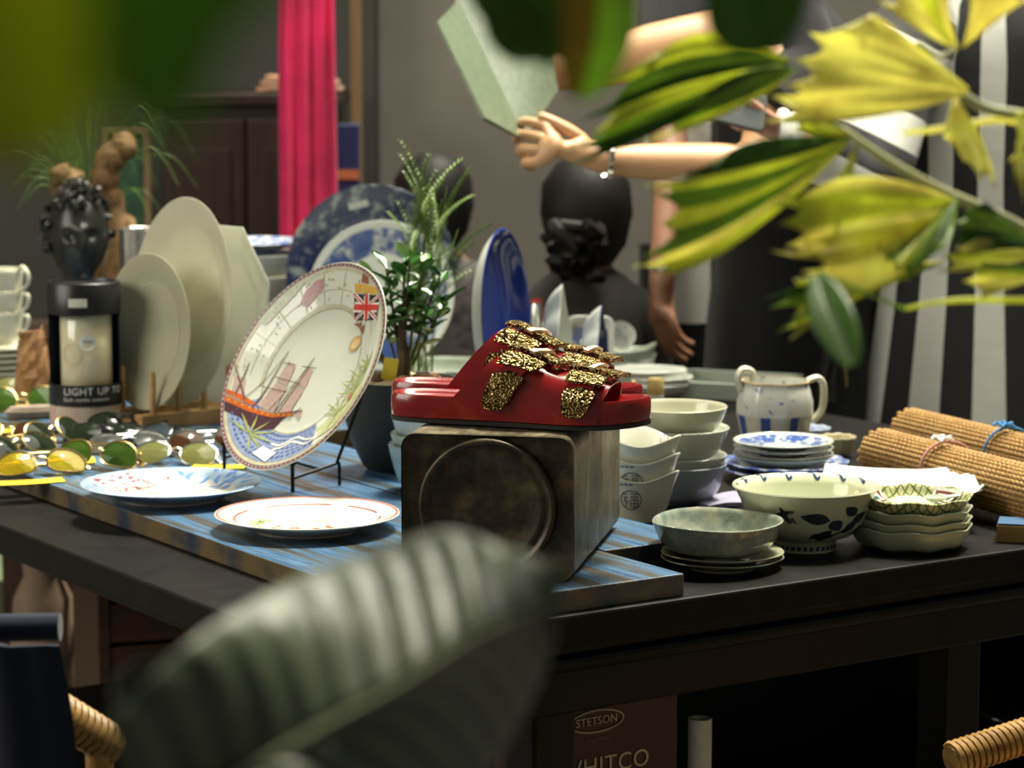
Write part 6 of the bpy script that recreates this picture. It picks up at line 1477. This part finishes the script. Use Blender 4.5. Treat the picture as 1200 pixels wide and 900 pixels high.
# ================================================================ foreground plants
def leafmat(name, col, back=.5, rough=.35, var=.25, scale=18):
    t = NT(name); f = t.noise(t.coord(), scale, 3); c = t.ramp(f, [(.3, tuple(x * (1 - var) for x in col)), (.7, tuple(min(1, x * (1 + var)) for x in col))])
    t.set(col=c, rough=rough); tr = t.n('ShaderNodeBsdfTranslucent', i_Color=c); mx = t.n('ShaderNodeMixShader', i_0=back); out = t.t.nodes['Material Output']
    t.l(t.b.outputs[0], mx.inputs[1]); t.l(tr.outputs[0], mx.inputs[2]); t.l(mx.outputs[0], out.inputs[0]); return t.m
Lf_y = leafmat('yellow_leaf', (.96, .86, .32), .72); Lf_yg = leafmat('yellow_green_leaf', (.74, .78, .16), .66); Lf_g = leafmat('mid_green_leaf', (.30, .46, .07), .5); Lf_d = leafmat('deep_green_leaf', (.06, .15, .02), .45); Lf_w = leafmat('pale_stem', (.56, .56, .34), .1)
palm_root = Q(1330, 420, 1.75); palm = thing('fishtail_palm', 'yellow variegated fishtail palm leaning in front of the striped robe', 'plant', (palm_root.x, palm_root.y, 0))
def blade(base, left, right, tips, Y0, Y1, mats, pat, bow=.012, parent=palm, n=7, jag=True, thick=.0007):
    """fan leaflet: base (px), the two side edges bulge through left/right (px), ragged end through tips (px); Y0 depth at base, Y1 at the end"""
    O = parent.location; B = Q(*base, Y0); N = len(tips)
    def edge(pts): return [Vector(p) for p in pts]
    T3 = [Q(*p, Y1 + .012 * math.sin(i * 2.3)) for i, p in enumerate(tips)]
    Lm, Rm = Q(*left, (Y0 + Y1) / 2), Q(*right, (Y0 + Y1) / 2); cols = (N - 1) * 2
    mb = MB()
    def at(u, v):
        x = v * (N - 1); i = min(int(x), N - 2); u = u * (1 - .15 * math.sin(PI * (x - i)) * u * u); e = T3[i].lerp(T3[i + 1], x - i); m = Lm.lerp(Rm, v)
        p = B * (1 - u) ** 2 + (m * 2 - B * .5 - e * .5) * (2 * u * (1 - u)) + e * u * u
        return p + Vector((0, -bow * math.sin(PI * u) - (.0006 if '0' in pat[:2] else .0014) * math.cos(v * cols * PI) * min(1, u * 3), bow * .6 * math.sin(PI * u))) - O
    W_ = cols * 2
    for c in range(W_):
        k = pat[int(c / W_ * len(pat))]
        mb.grid(lambda a, b, c=c: at(.02 + .98 * b, (c + a) / W_), 1, n, int(k), 0)
    bmv = {}; vs = []; mp = []
    for v in mb.v:
        key = tuple(round(q, 6) for q in v)
        if key not in bmv: bmv[key] = len(vs); vs.append(v)
        mp.append(bmv[key])
    fs = [tuple(mp[i] for i in f) for f in mb.f]; mb.v = vs; mb.f = fs
    o = mb.build('leaflet', mats, parent, ang=180, recalc=True); md = o.modifiers.new('thick', 'SOLIDIFY'); md.thickness = thick; return o
MY = [Lf_y, Lf_yg, Lf_g, Lf_d]
def stem(pts, r0, r1, mat=Lf_w, parent=palm, name='stem'):
    P3 = [Q(*p) - parent.location for p in pts]; c = crom([tuple(p) for p in P3], 6); n = len(c); MB().tube(c, [r0 + (r1 - r0) * k / (n - 1) for k in range(n)], 10).build(name, mat, parent)
# stems
gr0 = Vector((palm_root.x, palm_root.y, 0))
MB().tube(crom([(0, 0, .20), (.005, .0, .6), tuple(Q(1290, 330, 1.72) - gr0)], 6), .011, 10).build('trunk', m_bark, palm)
MB().lathe([(0, 0), (.10, 0), (.14, .24), (.145, .25), (.135, .25), (.12, .22), (0, .21)], 40).build('pot', m_pot, palm)
stem([(1290, 330, 1.72), (1200, 268, 1.68), (1100, 222, 1.65), (1035, 185, 1.64), (985, 150, 1.64)], .0045, .0026)
stem([(1290, 330, 1.72), (1235, 160, 1.66), (1150, 125, 1.64), (1085, 80, 1.63), (1075, 50, 1.63)], .0042, .0026)
stem([(1235, 160, 1.66), (1180, 140, 1.65), (1110, 150, 1.64), (1060, 156, 1.64)], .0030, .0018, Lf_y)
stem([(1290, 330, 1.72), (1230, 350, 1.68), (1120, 352, 1.66), (1060, 362, 1.66)], .0030, .0014, Lf_yg)
stem([(1075, 50, 1.63), (1100, 66, 1.63), (1120, 58, 1.63)], .0022, .0016)
# leaflets
blade((1140, 108), (1010, 150), (1040, 40), [(893, 142), (902, 112), (918, 100), (932, 70), (948, 38), (965, 40), (1020, 22)], 1.63, 1.60, MY, '0000000', .010)
blade((1124, 58), (1070, 40), (1110, 20), [(1028, 0), (1050, -20), (1090, -30), (1112, -20)], 1.63, 1.61, MY, '0010', .006)
blade((1126, 58), (1135, 15), (1175, 25), [(1125, -30), (1160, -30), (1195, -10), (1205, 0)], 1.63, 1.60, MY, '0000', .006)
blade((1118, 112), (1105, 160), (1150, 170), [(1112, 150), (1130, 190), (1150, 215), (1168, 222)], 1.64, 1.62, MY, '0000', .004)
blade((930, 72), (790, 160), (820, 55), [(668, 196), (660, 178), (690, 160), (682, 140), (716, 120), (700, 104), (760, 86)], 1.63, 1.55, MY, '3213211', .014)
blade((935, 80), (860, 140), (870, 95), [(748, 168), (770, 150), (785, 148), (800, 128)], 1.63, 1.58, MY, '1223', .010)
blade((1000, 160), (860, 300), (880, 180), [(770, 318), (742, 312), (752, 300), (775, 262), (764, 225), (752, 218), (800, 204), (840, 200)], 1.64, 1.56, MY, '10212133', .014)
blade((1006, 164), (960, 235), (990, 250), [(912, 222), (928, 236), (945, 258), (962, 276), (972, 262), (984, 225)], 1.64, 1.60, MY, '111021', .006)
blade((1000, 158), (960, 165), (950, 130), [(925, 152), (930, 140), (960, 122), (990, 118)], 1.64, 1.62, MY, '1112', .006)
blade((1124, 236), (1010, 306), (1010, 216), [(902, 294), (920, 288), (912, 262), (906, 240), (930, 236)], 1.65, 1.58, MY, '00110', .010)
blade((1124, 250), (1030, 345), (1030, 270), [(950, 330), (940, 318), (944, 300), (946, 285)], 1.65, 1.58, MY, '0000', .010)
blade((1122, 228), (1045, 290), (1110, 290), [(1030, 282), (1036, 300), (1050, 318), (1064, 332), (1075, 312), (1095, 278)], 1.65, 1.60, MY, '221232', .006)
blade((1110, 306), (1000, 360), (990, 325), [(925, 398), (910, 390), (930, 372), (902, 360), (898, 350), (930, 328), (960, 318)], 1.66, 1.59, MY, '1212310', .010)
blade((1215, 290), (1170, 300), (1160, 250), [(1120, 300), (1112, 280), (1112, 262), (1125, 250), (1150, 242)], 1.68, 1.62, MY, '33223', .008)
blade((1220, 300), (1160, 320), (1160, 288), [(1098, 318), (1104, 300), (1120, 290), (1140, 284)], 1.68, 1.61, MY, '0100', .008)
blade((1240, 320), (1180, 345), (1180, 318), [(1150, 350), (1128, 330), (1130, 312), (1150, 306)], 1.69, 1.62, MY, '0012', .008)
blade((1230, 160), (1200, 175), (1190, 140), [(1180, 190), (1190, 215), (1200, 240), (1225, 250)], 1.66, 1.62, MY, '0101', .004)
# dark soft leaves nearer to the lens
near = thing('overhanging_branch', 'dark green leafy branch hanging close above the palm', 'plant', Q(760, -160, 1.0))
def big_leaf(parent, base, mid, tip, w, Y, mats, tilt=0, name='leaf', n=14, fold=.15):
    "simple oval leaf through three px points at depth Y (base) .. Y+tilt (tip), w = half width in px"
    O = parent.location; c = [Vector(p) for p in crom([tuple(Q(*base, Y)), tuple(Q(*mid, Y + tilt / 2)), tuple(Q(*tip, Y + tilt))], n)]
    mb = MB(); N = len(c) - 1; k = Y / 3000
    def at(a, b):
        i = min(int(b * N), N - 1); p = c[i].lerp(c[i + 1], b * N - i); t = (c[i + 1] - c[i]).normalized(); s_ = t.cross(Vector((0, 1, 0))).normalized(); ww = w * k * math.sin(PI * (b * .94 + .03)) ** .75; q = (a - .5) * 2
        return p + s_ * q * ww + Vector((0, -abs(q) * ww * fold, 0)) - O
    for half in (0, 1):
        mb.grid(lambda a, b: at(a * .5 + .5 * half, b), 4, N, half if len(mats) > 1 else 0)
    o = mb.build(name, mats if len(mats) > 1 else mats[0], parent, ang=180); md = o.modifiers.new('thick', 'SOLIDIFY'); md.thickness = .0006; return o
stem([(760, -160, 1.0), (640, -60, .98), (560, -30, .96)], .003, .002, m_bark, near, 'twig')
stem([(760, -160, 1.0), (860, -70, 1.0), (900, -40, 1.0)], .003, .002, m_bark, near, 'twig')
big_leaf(near, (545, -50), (605, 0), (655, 72), 46, .98, [Lf_d], .02)
big_leaf(near, (690, -90), (700, 20), (678, 116), 46, .98, [leafmat('ochre_leaf', (.24, .19, .02), .45), Lf_g], .02)
big_leaf(near, (870, -70), (885, 10), (900, 62), 60, 1.0, [Lf_d], .02)
big_leaf(near, (640, -60), (610, 20), (640, 60), 45, 1.0, [Lf_d], .03)
low = thing('dark_sprig', 'single dark green leaf hanging below the yellow palm leaflets', 'plant', Q(960, 320, 1.45)); stem([(960, 320, 1.45), (1060, 362, 1.66)], .0012, .0012, Lf_g, low, 'twig')
big_leaf(low, (958, 322), (975, 370), (1000, 430), 26, 1.45, [Lf_d], -.05)
# soft green leaf right in front of the lens, upper left
tl = thing('close_leaves', 'large soft green leaves hanging in front of the dark cabinet and driftwood', 'plant', Q(-150, -250, .36))
stem([(-150, -250, .36), (60, -190, .36), (300, -160, .36)], .0014, .0008, Lf_d, tl, 'twig')
big_leaf(tl, (360, -190), (160, -40), (-80, 60), 135, .36, [leafmat('shade_leaf_dark', (.12, .26, .022), .6)], .0)
big_leaf(tl, (260, -160), (190, 20), (190, 160), 85, .34, [leafmat('shade_leaf', (.13, .28, .022), .6)], .0)
big_leaf(tl, (-60, -120), (20, 60), (60, 190), 105, .34, [leafmat('olive_leaf', (.40, .46, .010), .6)], .0)
big_leaf(tl, (-40, 100), (-4, 160), (8, 212), 20, .50, [plain('dry_brown_leaf', (.30, .17, .05), .7)], .0)
# ---- large ribbed leaf in front, below
rb = thing('ribbed_leaf_plant', 'large grey green ribbed leaf rising in front of the table corner', 'plant', (Q(300, 900, .86).x, .86, 0))
t_ = NT('ribbed_leaf'); tc = t_.n('ShaderNodeTexCoord'); uvn = t_.n('ShaderNodeSeparateXYZ', i_0=tc.outputs['UV'])
f_ = t_.noise(t_.coord(), 40, 3); rib = t_.math('MULTIPLY_ADD', t_.math('SINE', t_.math('MULTIPLY', uvn.outputs[1], 2 * PI * 13)), .5, .5)
c_ = t_.mix(rib, (.022, .032, .014), (.095, .115, .070)); c_ = t_.mix(.3, c_, t_.ramp(f_, [(.3, (.03, .04, .02)), (.7, (.09, .11, .065))])); t_.set(col=c_, rough=.45); m_rib = t_.m
def leaf_half(name, mid, edge, Ym, Ye, ripple):
    O = rb.location; M_ = crom([tuple(Q(*p, Ym[i])) for i, p in enumerate(mid)], 16); E_ = crom([tuple(Q(*p, Ye[i])) for i, p in enumerate(edge)], 16); N = len(M_) - 1; NA = 14
    mb = MB(); vs = []
    for j in range(N + 1):
        for i in range(NA + 1):
            a = i / NA; m = Vector(M_[j]); e = Vector(E_[j]); s_ = j / N
            sk_ = max(0, min(N, j)); p = m.lerp(e, a) + Vector((0, -.006 * math.sin(PI * a), .012 * math.sin(PI * a)))
            ph = (s_ + .05 * a) * 2 * PI * 13
            p += Vector((0, -1, .6)) * ripple * math.sin(ph) * math.sin(PI * min(1, a * .9 + .08)); vs.append(p - O)
    fs = [(j * (NA + 1) + i, j * (NA + 1) + i + 1, (j + 1) * (NA + 1) + i + 1, (j + 1) * (NA + 1) + i) for j in range(N) for i in range(NA)]
    mb.add(vs, fs); o = mb.build(name, m_rib, rb, ang=180); me = o.data; uv = me.uv_layers.new(name='uv')
    for lp in me.loops:
        v = lp.vertex_index; i, j = v % (NA + 1), v // (NA + 1); uv.data[lp.index].uv = (i / NA, j / N + .05 * i / NA)
    md = o.modifiers.new('thick', 'SOLIDIFY'); md.thickness = .0008; return o
mid = [(170, 985), (270, 915), (370, 855), (470, 800), (562, 742), (655, 705)]
Ym = [.84, .85, .86, .87, .88, .87]
leaf_half('upper_half', mid, [(120, 850), (225, 750), (335, 682), (450, 640), (540, 622), (648, 690)], Ym, [.82, .84, .91, .96, .96, .87], .0016)
leaf_half('lower_half', mid, [(250, 1010), (420, 990), (540, 940), (600, 860), (640, 780), (655, 720)], Ym, [.84, .86, .90, .93, .93, .88], .0012)
stem([(170, 985, .84), (270, 916, .848), (370, 856, .858), (470, 801, .868), (562, 743, .878), (652, 706, .87)], .0016, .0006, leafmat('rib_pale', (.25, .28, .18), .1), rb, 'midrib')
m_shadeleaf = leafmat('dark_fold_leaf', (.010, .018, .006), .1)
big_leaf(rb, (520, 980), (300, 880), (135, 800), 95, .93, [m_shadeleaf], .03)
MB().tube(crom([tuple(Q(520, 980, .93) - rb.location), (.0, .03, .7), (0, 0, .35)], 5), .003, 8).build('stalk', Lf_d, rb)
MB().tube(crom([tuple(Q(170, 985, .84) - rb.location), (-.03, -.02, .7), (-.01, 0, .35)], 6), .003, 8).build('stalk', Lf_d, rb)
MB().lathe([(0, 0), (.10, 0), (.13, .34), (.135, .36), (.125, .36), (.11, .33), (0, .32)], 32).build('pot', m_pot, rb)
for (a_, L_) in ((2.6, .16), (.4, .14), (1.5, .15)):
    P0 = Vector((0, 0, .33)); E = P0 + Vector((math.cos(a_) * L_, math.sin(a_) * L_ * .4 + .02, .18)); MB().tube(crom([tuple(P0), tuple(P0.lerp(E, .6) + Vector((0, 0, .06))), tuple(E)], 5), .002, 6).build('stalk', Lf_d, rb)
    MB().grid(lambda a, b: E + Vector((math.cos(a_) * b * .12 - math.sin(a_) * (a - .5) * .08 * math.sin(PI * (b * .95 + .03)), .02 * b + math.cos(a_) * (a - .5) * .03, -.05 * b * b)), 4, 8, 0, .0008).build('leaf', Lf_d, rb)
